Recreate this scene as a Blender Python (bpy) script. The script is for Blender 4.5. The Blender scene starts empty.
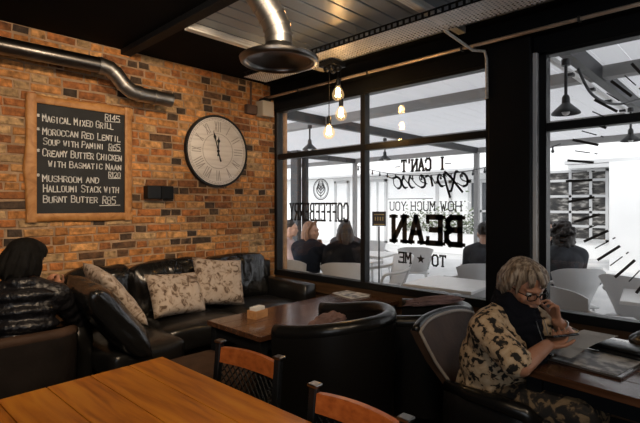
import bpy, bmesh, math, random
from mathutils import Vector, Matrix, noise as mnoise
R = math.radians
PI = math.pi
random.seed(7)
SC = bpy.context.scene
COL = SC.collection

# ---------------------------------------------------------------- camera
cam_d = bpy.data.cameras.new('camera')
cam = bpy.data.objects.new('camera', cam_d)
COL.objects.link(cam)
cam.location = (-3.474, -4.034, 1.5)
cam.rotation_euler = (R(90), 0, R(-46.1))
cam_d.sensor_fit = 'HORIZONTAL'
cam_d.sensor_width = 36
cam_d.lens = 458 / 640 * 36
cam_d.shift_y = -6.5 / 640
cam_d.clip_start = .02
SC.camera = cam

# ---------------------------------------------------------------- world, sun, large lights, exposure
w = bpy.data.worlds.new('world'); SC.world = w; w.use_nodes = True
bg = w.node_tree.nodes['Background']
bg.inputs[0].default_value = (.93, .96, 1, 1)
bg.inputs[1].default_value = 2.1
SC.view_settings.view_transform = 'Standard'
SC.view_settings.look = 'None'
SC.view_settings.gamma = 1
SC.view_settings.exposure = 0
SC.view_settings.use_curve_mapping = False


def light(name, kind, loc, target, energy, color=(1, 1, 1), **kw):
    d = bpy.data.lights.new(name, kind)
    d.energy = energy
    d.color = color
    for k, v in kw.items():
        setattr(d, k, v)
    o = bpy.data.objects.new(name, d)
    COL.objects.link(o)
    o.location = loc
    o.rotation_euler = (Vector(target) - Vector(loc)).to_track_quat('-Z', 'Y').to_euler()
    return o


light('sun', 'SUN', (-5, -2, 9), (0, 0, 0), 1.6, (1, .97, .92), angle=R(8))
# unseen ceiling spots, added to light the brick wall, pine table and reader
light('added_ceiling_spot', 'SPOT', (-3.3, -2.7, 2.78), (-2.35, 0, 1.55), 135, (1, .74, .50), spot_size=R(105), spot_blend=.9, shadow_soft_size=.12)
light('added_ceiling_spot', 'SPOT', (-2.0, -2.6, 2.78), (-1.0, 0, 1.5), 135, (1, .76, .52), spot_size=R(105), spot_blend=.9, shadow_soft_size=.12)
light('added_ceiling_spot', 'SPOT', (-3.35, -3.6, 2.78), (-2.75, -2.35, .75), 105, (1, .72, .44), spot_size=R(80), spot_blend=.9, shadow_soft_size=.1)
light('added_ceiling_spot', 'SPOT', (-2.6, -4.6, 2.78), (-1.2, -3.3, .95), 52, (1, .78, .56), spot_size=R(60), spot_blend=.9, shadow_soft_size=.1)
# unseen cool area light added as fill behind the camera, no window there
light('added_cool_fill', 'AREA', (-5.4, -4.6, 1.7), (-1.2, -2.6, 2.2), 26, (.92, .96, 1), shape='RECTANGLE', size=2.4, size_y=1.6)


# ---------------------------------------------------------------- materials
def sock(bsdf, n):
    return bsdf.inputs[n]


def mat(name, col, rough=.5, metal=0., bump=0., bscale=30., bdetail=6., spec=None, coat=0., var=0., vscale=6., emis=None, estr=0., stretch=None, trans=0., dist=.01):
    m = bpy.data.materials.new(name)
    m.use_nodes = True
    nt = m.node_tree
    b = nt.nodes['Principled BSDF']
    b.inputs['Base Color'].default_value = (*col, 1)
    b.inputs['Roughness'].default_value = rough
    b.inputs['Metallic'].default_value = metal
    if spec is not None:
        b.inputs['Specular IOR Level'].default_value = spec
    if coat:
        b.inputs['Coat Weight'].default_value = coat
        b.inputs['Coat Roughness'].default_value = .12
    if emis:
        b.inputs['Emission Color'].default_value = (*emis, 1)
        b.inputs['Emission Strength'].default_value = estr
    tc = mp = None
    if bump or var:
        tc = nt.nodes.new('ShaderNodeTexCoord')
        mp = nt.nodes.new('ShaderNodeMapping')
        nt.links.new(tc.outputs['Object'], mp.inputs[0])
        if stretch:
            mp.inputs['Scale'].default_value = stretch
    if bump:
        n = nt.nodes.new('ShaderNodeTexNoise')
        n.inputs['Scale'].default_value = bscale
        n.inputs['Detail'].default_value = bdetail
        nt.links.new(mp.outputs[0], n.inputs['Vector'])
        bp = nt.nodes.new('ShaderNodeBump')
        bp.inputs['Strength'].default_value = bump
        bp.inputs['Distance'].default_value = dist
        nt.links.new(n.outputs[0], bp.inputs['Height'])
        nt.links.new(bp.outputs[0], b.inputs['Normal'])
    if var:
        n = nt.nodes.new('ShaderNodeTexNoise')
        n.inputs['Scale'].default_value = vscale
        n.inputs['Detail'].default_value = 8
        nt.links.new(mp.outputs[0], n.inputs['Vector'])
        mx = nt.nodes.new('ShaderNodeMix'); mx.data_type = 'RGBA'
        mx.inputs[6].default_value = (*[max(0, c * (1 - var)) for c in col], 1)
        mx.inputs[7].default_value = (*[min(1, c * (1 + var)) for c in col], 1)
        rm = nt.nodes.new('ShaderNodeMapRange')
        rm.inputs[1].default_value = .3; rm.inputs[2].default_value = .7
        nt.links.new(n.outputs[0], rm.inputs[0])
        nt.links.new(rm.outputs[0], mx.inputs[0])
        nt.links.new(mx.outputs[2], b.inputs['Base Color'])
    return m


def ramp_mat(name, stops, rough=.5, scale=5., stretch=(1, 1, 1), detail=8, distort=0., bump=.2, kind='noise', metal=0, spec=None, coat=0., dist=.01):
    """a colour ramp over a (stretched) noise: wood, floral cloth, hair ..."""
    m = bpy.data.materials.new(name)
    m.use_nodes = True
    nt = m.node_tree
    b = nt.nodes['Principled BSDF']
    b.inputs['Roughness'].default_value = rough
    b.inputs['Metallic'].default_value = metal
    if spec is not None:
        b.inputs['Specular IOR Level'].default_value = spec
    if coat:
        b.inputs['Coat Weight'].default_value = coat
        b.inputs['Coat Roughness'].default_value = .15
    tc = nt.nodes.new('ShaderNodeTexCoord')
    mp = nt.nodes.new('ShaderNodeMapping')
    mp.inputs['Scale'].default_value = stretch
    nt.links.new(tc.outputs['Object'], mp.inputs[0])
    if kind == 'noise':
        n = nt.nodes.new('ShaderNodeTexNoise')
        n.inputs['Detail'].default_value = detail
        n.inputs['Distortion'].default_value = distort
        out = n.outputs[0]
    else:
        n = nt.nodes.new('ShaderNodeTexVoronoi')
        out = n.outputs['Distance']
    n.inputs['Scale'].default_value = scale
    nt.links.new(mp.outputs[0], n.inputs['Vector'])
    cr = nt.nodes.new('ShaderNodeValToRGB')
    el = cr.color_ramp.elements
    el[0].position, el[0].color = stops[0][0], (*stops[0][1], 1)
    el[1].position, el[1].color = stops[-1][0], (*stops[-1][1], 1)
    for p, c in stops[1:-1]:
        e = el.new(p); e.color = (*c, 1)
    nt.links.new(out, cr.inputs[0])
    nt.links.new(cr.outputs[0], b.inputs['Base Color'])
    if bump:
        bp = nt.nodes.new('ShaderNodeBump')
        bp.inputs['Strength'].default_value = bump
        bp.inputs['Distance'].default_value = dist
        nt.links.new(out, bp.inputs['Height'])
        nt.links.new(bp.outputs[0], b.inputs['Normal'])
    return m


def attr_mat(name, rough, var=.35, vscale=18., bump=.6, bscale=60., dist=.006, burn=0.):
    """per-piece colour stored on the mesh (each brick / board has its own), broken up with noise"""
    m = bpy.data.materials.new(name)
    m.use_nodes = True
    nt = m.node_tree
    b = nt.nodes['Principled BSDF']
    b.inputs['Roughness'].default_value = rough
    at = nt.nodes.new('ShaderNodeAttribute'); at.attribute_name = 'piece'
    tc = nt.nodes.new('ShaderNodeTexCoord')
    n = nt.nodes.new('ShaderNodeTexNoise'); n.inputs['Scale'].default_value = vscale; n.inputs['Detail'].default_value = 8
    nt.links.new(tc.outputs['Object'], n.inputs['Vector'])
    rm = nt.nodes.new('ShaderNodeMapRange')
    rm.inputs[1].default_value = .3; rm.inputs[2].default_value = .7
    rm.inputs[3].default_value = 1 - var; rm.inputs[4].default_value = 1 + var
    nt.links.new(n.outputs[0], rm.inputs[0])
    mx = nt.nodes.new('ShaderNodeVectorMath'); mx.operation = 'MULTIPLY'
    nt.links.new(at.outputs['Color'], mx.inputs[0])
    nt.links.new(rm.outputs[0], mx.inputs[1])
    nt.links.new(mx.outputs[0], b.inputs['Base Color'])
    last = mx.outputs[0]
    if burn:
        n3 = nt.nodes.new('ShaderNodeTexNoise'); n3.inputs['Scale'].default_value = burn; n3.inputs['Detail'].default_value = 5
        nt.links.new(tc.outputs['Object'], n3.inputs['Vector'])
        r3 = nt.nodes.new('ShaderNodeMapRange')
        r3.inputs[1].default_value = .56; r3.inputs[2].default_value = .72; r3.inputs[3].default_value = 1; r3.inputs[4].default_value = .30
        nt.links.new(n3.outputs[0], r3.inputs[0])
        m3 = nt.nodes.new('ShaderNodeVectorMath'); m3.operation = 'MULTIPLY'
        nt.links.new(last, m3.inputs[0]); nt.links.new(r3.outputs[0], m3.inputs[1])
        nt.links.new(m3.outputs[0], b.inputs['Base Color'])
    n2 = nt.nodes.new('ShaderNodeTexNoise'); n2.inputs['Scale'].default_value = bscale; n2.inputs['Detail'].default_value = 8
    nt.links.new(tc.outputs['Object'], n2.inputs['Vector'])
    bp = nt.nodes.new('ShaderNodeBump'); bp.inputs['Strength'].default_value = bump; bp.inputs['Distance'].default_value = dist
    nt.links.new(n2.outputs[0], bp.inputs['Height'])
    nt.links.new(bp.outputs[0], b.inputs['Normal'])
    return m


def glass_mat(name, ior=1.45, tint=(1, 1, 1), glow=0.):
    m = bpy.data.materials.new(name)
    m.use_nodes = True
    nt = m.node_tree
    nt.nodes.remove(nt.nodes['Principled BSDF'])
    out = nt.nodes['Material Output']
    t = nt.nodes.new('ShaderNodeBsdfTransparent'); t.inputs[0].default_value = (*tint, 1)
    g = nt.nodes.new('ShaderNodeBsdfGlossy'); g.inputs['Roughness'].default_value = .01
    f = nt.nodes.new('ShaderNodeFresnel')
    ge = nt.nodes.new('ShaderNodeNewGeometry')
    mr = nt.nodes.new('ShaderNodeMapRange')     # the same reflectance on both faces of the thin sheet
    mr.inputs[3].default_value = ior; mr.inputs[4].default_value = 1 / ior
    nt.links.new(ge.outputs['Backfacing'], mr.inputs[0])
    nt.links.new(mr.outputs[0], f.inputs[0])
    mx = nt.nodes.new('ShaderNodeMixShader')
    nt.links.new(f.outputs[0], mx.inputs[0])
    nt.links.new(t.outputs[0], mx.inputs[1])
    nt.links.new(g.outputs[0], mx.inputs[2])
    last = mx.outputs[0]
    if glow:
        e = nt.nodes.new('ShaderNodeEmission'); e.inputs[0].default_value = (1, .66, .33, 1); e.inputs[1].default_value = glow
        ad = nt.nodes.new('ShaderNodeAddShader')
        nt.links.new(last, ad.inputs[0]); nt.links.new(e.outputs[0], ad.inputs[1])
        last = ad.outputs[0]
    nt.links.new(last, out.inputs[0])
    return m


def translucent_mat(name, col, share):
    m = bpy.data.materials.new(name)
    m.use_nodes = True
    nt = m.node_tree
    nt.nodes.remove(nt.nodes['Principled BSDF'])
    out = nt.nodes['Material Output']
    a = nt.nodes.new('ShaderNodeBsdfDiffuse'); a.inputs[0].default_value = (*col, 1)
    b = nt.nodes.new('ShaderNodeBsdfTranslucent'); b.inputs[0].default_value = (*col, 1)
    mx = nt.nodes.new('ShaderNodeMixShader'); mx.inputs[0].default_value = share
    nt.links.new(a.outputs[0], mx.inputs[1]); nt.links.new(b.outputs[0], mx.inputs[2])
    nt.links.new(mx.outputs[0], out.inputs[0])
    return m


M = {}
M['brick'] = attr_mat('brick', .85, .5, 22., .9, 45., .009, 9.)
M['mortar'] = mat('mortar', (.36, .24, .145), .95, bump=.8, bscale=40, var=.35, vscale=9)
M['black_metal'] = mat('black_metal', (.007, .008, .0095), .42, bump=.05, bscale=20, spec=.3)
M['black_paint'] = mat('black_paint', (.006, .007, .0088), .55, bump=.15, bscale=12, spec=.16)
M['ceiling'] = mat('ceiling_daylit', (.30, .345, .40), .30, bump=.05, bscale=14, spec=.7)  # pale grey stands in for window reflection and daylight bounce on the boards
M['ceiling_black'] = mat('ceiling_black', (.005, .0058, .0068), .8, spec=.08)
M['jamb_reflection'] = mat('jamb_strip_reflection', (.80, .80, .80), .35)  # jamb strip, its pale colour standing in for light reflected at the pillar edge
M['floor'] = ramp_mat('floor_wood', [(.3, (.02, .013, .009)), (.7, (.05, .032, .02))], .5, 4, (1, 12, 1))
M['plaster'] = mat('plaster', (.09, .075, .06), .9, bump=.3, bscale=15, var=.2)
M['brown_wood'] = ramp_mat('brown_wood', [(.3, (.045, .022, .010)), (.7, (.10, .055, .026))], .45, 3, (12, 1, 12), bump=.1)
M['steel'] = mat('galvanised_steel', (.40, .395, .385), .36, metal=1., bump=.06, bscale=14, var=.25, vscale=5)
M['dark_steel'] = mat('dark_steel', (.20, .19, .18), .3, metal=1., bump=.05, bscale=10, var=.3, vscale=6)
M['tray_steel'] = mat('tray_steel', (.84, .84, .84), .40, metal=.15, var=.12, vscale=5)
M['conduit'] = mat('conduit_metal', (.72, .58, .46), .35, metal=.5, var=.4, vscale=3)
M['batten'] = mat('batten_reflection_beige', (.86, .80, .72), .6, var=.3, vscale=5, stretch=(1, 14, 14))  # on the battens the bright tone carries the reflected window light
M['leather'] = mat('black_leather', (.0065, .0065, .0066), .28, bump=.35, bscale=7, bdetail=5, dist=.02, spec=.5)
M['leather_wrinkled'] = mat('black_leather_wrinkled', (.0065, .0065, .0066), .25, bump=.9, bscale=3.6, bdetail=1.6, dist=.07, spec=.6, stretch=(2.2, 1, .8))
M['leather_dull'] = mat('black_leather_dull', (.0055, .0052, .0052), .45, spec=.25, bump=.2, bscale=50, dist=.004)
M['leather_brown'] = mat('brown_leather', (.048, .028, .019), .55, spec=.12, bump=.25, bscale=40, var=.4, vscale=6, dist=.006)
M['leather_brown_dark'] = mat('dark_brown_leather', (.013, .010, .0085), .42, spec=.3, bump=.25, bscale=40, var=.4, vscale=6, dist=.006)
M['piping'] = mat('piping_leather', (.26, .23, .20), .35)
M['pine'] = ramp_mat('pine_boards', [(.25, (.22, .060, .005)), (.45, (.42, .135, .010)), (.6, (.52, .19, .016)), (.8, (.58, .25, .030))], .36, 2.2, (11, 1.1, 11), detail=9, distort=.6, bump=.12)
M['pine_gap'] = mat('pine_gap', (.03, .012, .004), .8)
M['dark_wood'] = ramp_mat('dark_wood', [(.25, (.030, .013, .007)), (.5, (.065, .027, .014)), (.75, (.11, .050, .027))], .20, 2.2, (1.2, 12, 12), detail=8, distort=.4, bump=.05, coat=.7)
M['dark_wood_y'] = ramp_mat('dark_wood_lengthwise', [(.25, (.035, .015, .008)), (.5, (.085, .035, .016)), (.75, (.15, .065, .032))], .20, 2.2, (12, 1.2, 12), detail=8, distort=.4, bump=.05, coat=.7)
M['orange_wood'] = ramp_mat('orange_wood', [(.25, (.22, .055, .012)), (.5, (.36, .095, .022)), (.75, (.45, .14, .035))], .35, 3, (10, 1.5, 14), detail=6, bump=.08)
M['frame_wood'] = ramp_mat('live_edge_wood', [(.25, (.27, .11, .028)), (.45, (.42, .185, .050)), (.75, (.56, .29, .10))], .5, 4, (3, 3, 3), detail=8, distort=1.2, bump=.2)
M['slate'] = mat('chalkboard_black', (.016, .018, .020), .75, var=.3, vscale=4)
M['chalk'] = mat('chalk', (.74, .74, .72), .95)
M['clock_face'] = ramp_mat('clock_face', [(.25, (.56, .53, .49)), (.5, (.74, .71, .67)), (.8, (.84, .82, .79))], .7, 3, (1, 1, 9), detail=9, bump=.1)
M['clock_grey'] = mat('clock_grey', (.36, .33, .30), .7)
M['white_plastic'] = mat('white_plastic', (.75, .75, .74), .4)
M['offwhite'] = mat('offwhite', (.42, .37, .30), .6)
M['cushion'] = ramp_mat('leaf_print_cushion', [(.36, (.085, .055, .038)), (.43, (.24, .18, .135)), (.50, (.36, .30, .25)), (.75, (.43, .365, .31))], .9, 17, (1, 1, 1), detail=6, distort=1.4, bump=.25)
M['skin'] = mat('skin', (.41, .195, .115), .5, bump=.1, bscale=60, var=.12, vscale=9, dist=.003)
M['skin_pale'] = mat('skin_pale', (.52, .31, .22), .5)
M['lip'] = mat('lip', (.33, .11, .085), .45)
M['hair_blond'] = ramp_mat('grey_blond_hair', [(.32, (.05, .035, .022)), (.48, (.19, .135, .09)), (.66, (.46, .38, .29))], .5, 14, (5, 5, 1.0), detail=5, bump=1., dist=.010)
M['hair_black'] = ramp_mat('black_hair', [(.3, (.003, .0028, .0026)), (.7, (.006, .0055, .005))], .8, 9, (5, 5, 1.2), detail=5, bump=.6, spec=.15)
M['hair_dark'] = ramp_mat('dark_brown_hair', [(.3, (.008, .006, .005)), (.7, (.028, .019, .014))], .5, 9, (5, 5, 1.2), detail=5, bump=.6)
M['hair_auburn'] = ramp_mat('auburn_hair', [(.3, (.10, .04, .018)), (.7, (.30, .14, .06))], .5, 9, (5, 5, 1.2), detail=5, bump=.6)
M['floral'] = ramp_mat('floral_blouse', [(.41, (.010, .009, .008)), (.455, (.04, .028, .018)), (.485, (.44, .31, .185)), (.8, (.66, .53, .37))], .85, 30, (1, 1, 1), detail=5, distort=.35, bump=.15)
M['floral_trouser'] = ramp_mat('print_trousers', [(.45, (.010, .009, .008)), (.52, (.03, .022, .015)), (.57, (.17, .115, .06)), (.8, (.26, .18, .10))], .8, 22, (1, 1, 1), detail=4, distort=.8, bump=.1)
M['scarf'] = mat('scarf', (.008, .009, .013), .9, spec=.06, bump=.5, bscale=25)
M['puffer'] = mat('puffer_jacket', (.008, .008, .010), .34, bump=.9, bscale=16, bdetail=3, dist=.03)
M['navy'] = mat('navy_cloth', (.008, .011, .018), .9, spec=.1, bump=.3, bscale=10)
M['black_cloth'] = mat('black_cloth', (.008, .008, .010), .9, spec=.1, bump=.3, bscale=10)
M['grey_cloth'] = mat('grey_cloth', (.035, .038, .045), .9, bump=.4, bscale=10, var=.4, vscale=8)
M['pink_cloth'] = mat('pale_pink_cloth', (.45, .33, .31), .9)
M['mauve_cloth'] = mat('mauve_cloth', (.17, .105, .10), .9, bump=.5, bscale=14, var=.4, vscale=7)
M['brown_cloth'] = mat('brown_cloth', (.10, .058, .042), .9, bump=.5, bscale=14, var=.4, vscale=7)
M['paper'] = mat('paper', (.60, .60, .59), .6)
M['print'] = ramp_mat('printed_page', [(.4, (.12, .12, .13)), (.5, (.35, .34, .33)), (.6, (.60, .59, .57))], .45, 16, (1, 1, 1), bump=0)
M['phone'] = mat('phone_black', (.01, .01, .011), .15)
M['screen'] = mat('phone_screen', (.02, .022, .028), .06)
M['folder'] = mat('folder_board', (.075, .062, .055), .22, coat=.7)
M['glass'] = glass_mat('window_glass')
M['bulb_glass'] = glass_mat('bulb_glass', 1.25, (1, .90, .72), .22)
M['filament'] = mat('filament', (1, .6, .2), .5, emis=(1, .62, .26), estr=90)
M['decal'] = mat('window_vinyl', (.022, .018, .016), .6)
M['eye'] = mat('eye', (.6, .58, .55), .2)
M['iris'] = mat('iris', (.03, .02, .015), .2)
M['glasses'] = mat('spectacle_frame', (.012, .010, .010), .25)
M['cup'] = mat('cream_cup', (.55, .42, .30), .4)
M['box_wood'] = ramp_mat('box_wood', [(.3, (.26, .12, .045)), (.7, (.46, .25, .11))], .5, 4, (2, 8, 8), bump=.1)
# outside
M['paving'] = mat('pale_paving', (.52, .515, .51), .8, var=.12, vscale=2)
M['facade'] = mat('white_render', (.86, .86, .85), .9, var=.03, vscale=2)
M['facade_grey'] = mat('grey_render', (.50, .50, .50), .9)
M['roof_board'] = translucent_mat('roof_sheet', (.82, .82, .83), .46)
M['grey_steel'] = mat('grey_steel_beam', (.26, .255, .25), .6)
M['dark_beam'] = mat('dark_beam', (.022, .023, .025), .5)
M['lamp_black'] = mat('lamp_enamel', (.030, .031, .033), .4)
M['chair_white'] = mat('white_chair_plastic', (.62, .62, .62), .38)
M['table_white'] = mat('white_table_top', (.78, .77, .75), .35)
M['dark_glass'] = mat('dark_shop_glass', (.06, .065, .07), .12)
M['shop_goods'] = ramp_mat('shop_goods', [(.38, (.015, .015, .015)), (.52, (.06, .055, .05)), (.7, (.42, .40, .37))], .7, 3.2, (1, 1.2, 3.2), bump=0)
M['leaf'] = ramp_mat('shrub_leaf', [(.35, (.05, .075, .04)), (.6, (.14, .17, .10))], .7, 6, bump=0)
M['flower'] = mat('white_blossom', (.75, .75, .72), .8)
M['sign_gold'] = mat('sign_gold', (.50, .36, .13), .6)
M['tan'] = mat('tan_brick_reveal', (.40, .24, .13), .85, var=.3, vscale=14)


# ---------------------------------------------------------------- mesh helpers
def V(*a):
    return Vector(a if len(a) > 1 else a[0])


def new():
    return bmesh.new()


def link(name, me, parent=None, mats=()):
    o = bpy.data.objects.new(name, me)
    COL.objects.link(o)
    for m in mats:
        me.materials.append(m)
    if parent is not None:
        o.parent = parent
    return o


def obj(name, bm, m, parent=None, smooth=False, at=None, label=None):
    """one mesh object; at = world base the vertices are measured from (they are given in world coordinates)"""
    if at is not None:
        bmesh.ops.translate(bm, vec=-Vector(at), verts=bm.verts)
    bmesh.ops.recalc_face_normals(bm, faces=bm.faces)
    me = bpy.data.meshes.new(name)
    bm.to_mesh(me)
    bm.free()
    if smooth:
        for p in me.polygons:
            p.use_smooth = True
        if smooth is not True:
            try:
                me.set_sharp_from_angle(angle=R(smooth))
            except Exception:
                pass
    o = link(name, me, parent, [m] if not isinstance(m, (list, tuple)) else m)
    if label:
        o['label'] = label
    return o


def tag(o, label, cat, group=None, kind=None):
    o['label'] = label
    o['category'] = cat
    if group:
        o['group'] = group
    if kind:
        o['kind'] = kind
    return o


def thing(name, label, cat, loc=(0, 0, 0), rotz=0., group=None):
    o = bpy.data.objects.new(name, None)
    COL.objects.link(o)
    o.empty_display_size = .1
    o.location = loc
    o.rotation_euler = (0, 0, rotz)
    return tag(o, label, cat, group)


def struct(o):
    o['kind'] = 'structure'
    return o


def structure(name, loc=(0, 0, 0)):
    o = bpy.data.objects.new(name, None)
    COL.objects.link(o)
    o.location = loc
    return struct(o)


def dup(root, loc, rotz, label, group=None):
    r = root.copy(); COL.objects.link(r)
    r.location = loc; r.rotation_euler = (0, 0, rotz)
    r['label'] = label
    if group:
        r['group'] = group
    for ch in list(root.children):
        c = ch.copy(); COL.objects.link(c); c.parent = r
        for g in list(ch.children):
            d = g.copy(); COL.objects.link(d); d.parent = c
    return r


def box(bm, c, s, rot=None, bev=0., seg=2):
    """box centred at c with full size s"""
    mtx = Matrix.Translation(Vector(c)) @ (rot.to_4x4() if rot is not None else Matrix()) @ Matrix.Diagonal((s[0], s[1], s[2], 1))
    if not bev:
        vs = [bm.verts.new(mtx @ Vector((x, y, z))) for x in (-.5, .5) for y in (-.5, .5) for z in (-.5, .5)]
        for q in ((0, 1, 3, 2), (4, 6, 7, 5), (0, 4, 5, 1), (2, 3, 7, 6), (0, 2, 6, 4), (1, 5, 7, 3)):
            bm.faces.new([vs[k] for k in q])
        return None
    r = bmesh.ops.create_cube(bm, size=1, matrix=mtx)
    if bev:
        vs = r['verts']
        es = list({e for v in vs for e in v.link_edges})
        bmesh.ops.bevel(bm, geom=es, offset=bev, segments=seg, affect='EDGES', profile=.6)
    return r


def b2(bm, lo, hi, bev=0., seg=2):
    lo, hi = Vector(lo), Vector(hi)
    return box(bm, (lo + hi) / 2, hi - lo, None, bev, seg)


def rodm(d):
    return Vector(d).to_track_quat('Z', 'Y').to_matrix()


def cyl(bm, p0, p1, r0, r1=None, seg=20, caps=True):
    p0, p1 = Vector(p0), Vector(p1)
    r1 = r0 if r1 is None else r1
    m = rodm(p1 - p0)
    a, b = m.col[0], m.col[1]
    cs = [(math.cos(k / seg * 2 * PI), math.sin(k / seg * 2 * PI)) for k in range(seg)]
    A = [bm.verts.new(p0 + (a * c + b * s_) * max(r0, 1e-5)) for c, s_ in cs]
    B = [bm.verts.new(p1 + (a * c + b * s_) * max(r1, 1e-5)) for c, s_ in cs]
    for k in range(seg):
        bm.faces.new((A[k], A[(k + 1) % seg], B[(k + 1) % seg], B[k]))
    if caps:
        bm.faces.new(A[::-1]); bm.faces.new(B)


def ell(bm, c, r, rot=None, u=20, v=12):
    c = Vector(c)

    def P(x, y, z):
        q = Vector((x * r[0], y * r[1], z * r[2]))
        return bm.verts.new(c + (rot @ q if rot is not None else q))
    rings = []
    for j in range(1, v):
        t = j / v * PI
        rings.append([P(math.sin(t) * math.cos(k / u * 2 * PI), math.sin(t) * math.sin(k / u * 2 * PI), math.cos(t)) for k in range(u)])
    top, bot = P(0, 0, 1), P(0, 0, -1)
    for k in range(u):
        bm.faces.new((top, rings[0][k], rings[0][(k + 1) % u]))
        bm.faces.new((bot, rings[-1][(k + 1) % u], rings[-1][k]))
    for A, B in zip(rings, rings[1:]):
        for k in range(u):
            bm.faces.new((A[k], B[k], B[(k + 1) % u], A[(k + 1) % u]))


def tube(bm, pts, r, seg=8, closed=False, caps=True):
    pts = [Vector(p) for p in pts]
    n = len(pts)
    rr = r if isinstance(r, (list, tuple)) else [r] * n
    rings = []
    up = None
    for i, p in enumerate(pts):
        if closed:
            t = pts[(i + 1) % n] - pts[i - 1]
        else:
            t = pts[min(i + 1, n - 1)] - pts[max(i - 1, 0)]
        t.normalize()
        if up is None:
            up = Vector((0, 0, 1)) if abs(t.z) < .9 else Vector((1, 0, 0))
        a = t.cross(up)
        if a.length < 1e-4:
            a = t.orthogonal()
        a.normalize()
        b = a.cross(t).normalized()
        up = b
        rings.append([bm.verts.new(p + (a * math.cos(k / seg * 2 * PI) + b * math.sin(k / seg * 2 * PI)) * rr[i]) for k in range(seg)])
    m = n if closed else n - 1
    for i in range(m):
        A, B = rings[i], rings[(i + 1) % n]
        for k in range(seg):
            bm.faces.new((A[k], A[(k + 1) % seg], B[(k + 1) % seg], B[k]))
    if caps and not closed:
        bm.faces.new(rings[0][::-1]); bm.faces.new(rings[-1])


def lathe(bm, prof, c=(0, 0, 0), seg=40, rot=None):
    """revolve (r, z) profile about the z axis through c"""
    c = Vector(c)
    rings = []
    for r, z in prof:
        ring = []
        for k in range(seg):
            a = k / seg * 2 * PI
            p = Vector((max(r, 1e-4) * math.cos(a), max(r, 1e-4) * math.sin(a), z))
            if rot is not None:
                p = rot @ p
            ring.append(bm.verts.new(p + c))
        rings.append(ring)
    for A, B in zip(rings, rings[1:]):
        for k in range(seg):
            bm.faces.new((A[k], A[(k + 1) % seg], B[(k + 1) % seg], B[k]))
    for ring, r in ((rings[0], prof[0][0]), (rings[-1], prof[-1][0])):
        if r < .002:
            pass
    return rings


def sweep(bm, path, section, cap=True):
    """section(i) -> list of points (already placed) for each path station"""
    rings = [[bm.verts.new(Vector(p)) for p in section(i)] for i in range(len(path))]
    for A, B in zip(rings, rings[1:]):
        n = len(A)
        for k in range(n):
            bm.faces.new((A[k], A[(k + 1) % n], B[(k + 1) % n], B[k]))
    if cap:
        bm.faces.new(rings[0][::-1]); bm.faces.new(rings[-1])


def cushion(bm, w, h, t, n=18, mtx=None, pinch=.06, lump=.012, seed=0):
    """a stuffed square cushion in the local xz plane, thickness along y, corners drawn out"""
    mtx = mtx or Matrix()
    grid = {}
    for side in (1, -1):
        for i in range(n + 1):
            for j in range(n + 1):
                edge = i in (0, n) or j in (0, n)
                if side == -1 and edge:
                    grid[(side, i, j)] = grid[(1, i, j)]
                    continue
                a, b = i / n * 2 - 1, j / n * 2 - 1
                fa, fb = (1 - a ** 4), (1 - b ** 4)
                th = (max(0, fa) ** .5) * (max(0, fb) ** .5)
                x = a * w / 2 * (1 - pinch * (1 - b * b))
                z = b * h / 2 * (1 - pinch * (1 - a * a))
                y = side * t / 2 * th
                nz = mnoise.noise(Vector((a * 2 + seed, b * 2, side * 3 + seed)))
                y += lump * nz * th * side
                grid[(side, i, j)] = bm.verts.new(mtx @ Vector((x, y, z)))
    for side in (1, -1):
        for i in range(n):
            for j in range(n):
                q = [grid[(side, i, j)], grid[(side, i + 1, j)], grid[(side, i + 1, j + 1)], grid[(side, i, j + 1)]]
                bm.faces.new(q if side == -1 else q[::-1])


def softbox(bm, lo, hi, r=.05, n=8, puff=.02, seed=0, lump=.008, mtx=None):
    """upholstery block: rounded box with a little puff"""
    lo, hi = Vector(lo), Vector(hi)
    c, s = (lo + hi) / 2, (hi - lo) / 2
    old = set(bm.verts)
    tmp = bmesh.ops.create_cube(bm, size=2)
    es = list({e for v in tmp['verts'] for e in v.link_edges})
    bmesh.ops.subdivide_edges(bm, edges=es, cuts=n, use_grid_fill=True)
    verts = [v for v in bm.verts if v not in old]
    for v in verts:
        p = v.co.copy()
        q = Vector((p.x * s.x, p.y * s.y, p.z * s.z))
        inner = Vector([max(-(s[k] - r), min(s[k] - r, q[k])) for k in range(3)])
        d = q - inner
        if d.length > 1e-6:
            d = d.normalized() * r
        base = inner + d
        pf = puff * (1 - p.x ** 2 * (abs(p.x) < 1)) * 0
        out = base.copy()
        ax = max(range(3), key=lambda k: abs(p[k]))
        o1, o2 = [k for k in range(3) if k != ax]
        out[ax] += math.copysign(puff, p[ax]) * (1 - p[o1] ** 2) * (1 - p[o2] ** 2)
        out += Vector((mnoise.noise(out * 7 + Vector((seed, 0, 0))), mnoise.noise(out * 7 + Vector((0, seed, 9))), mnoise.noise(out * 7 + Vector((5, 0, seed))))) * lump
        w_ = c + out
        v.co = mtx @ w_ if mtx is not None else w_


def cap_shape(bm, p0, p1, r0, r1=None, seg=12):
    r1 = r0 if r1 is None else r1
    p0, p1 = Vector(p0), Vector(p1)
    ell(bm, p0, (r0, r0, r0), None, seg, 8)
    ell(bm, p1, (r1, r1, r1), None, seg, 8)
    if (p1 - p0).length > 1e-4:
        cyl(bm, p0, p1, r0, r1, seg)


def chain(bm, pts, rad):
    for i in range(len(pts) - 1):
        cap_shape(bm, pts[i], pts[i + 1], rad[i], rad[i + 1])


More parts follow.
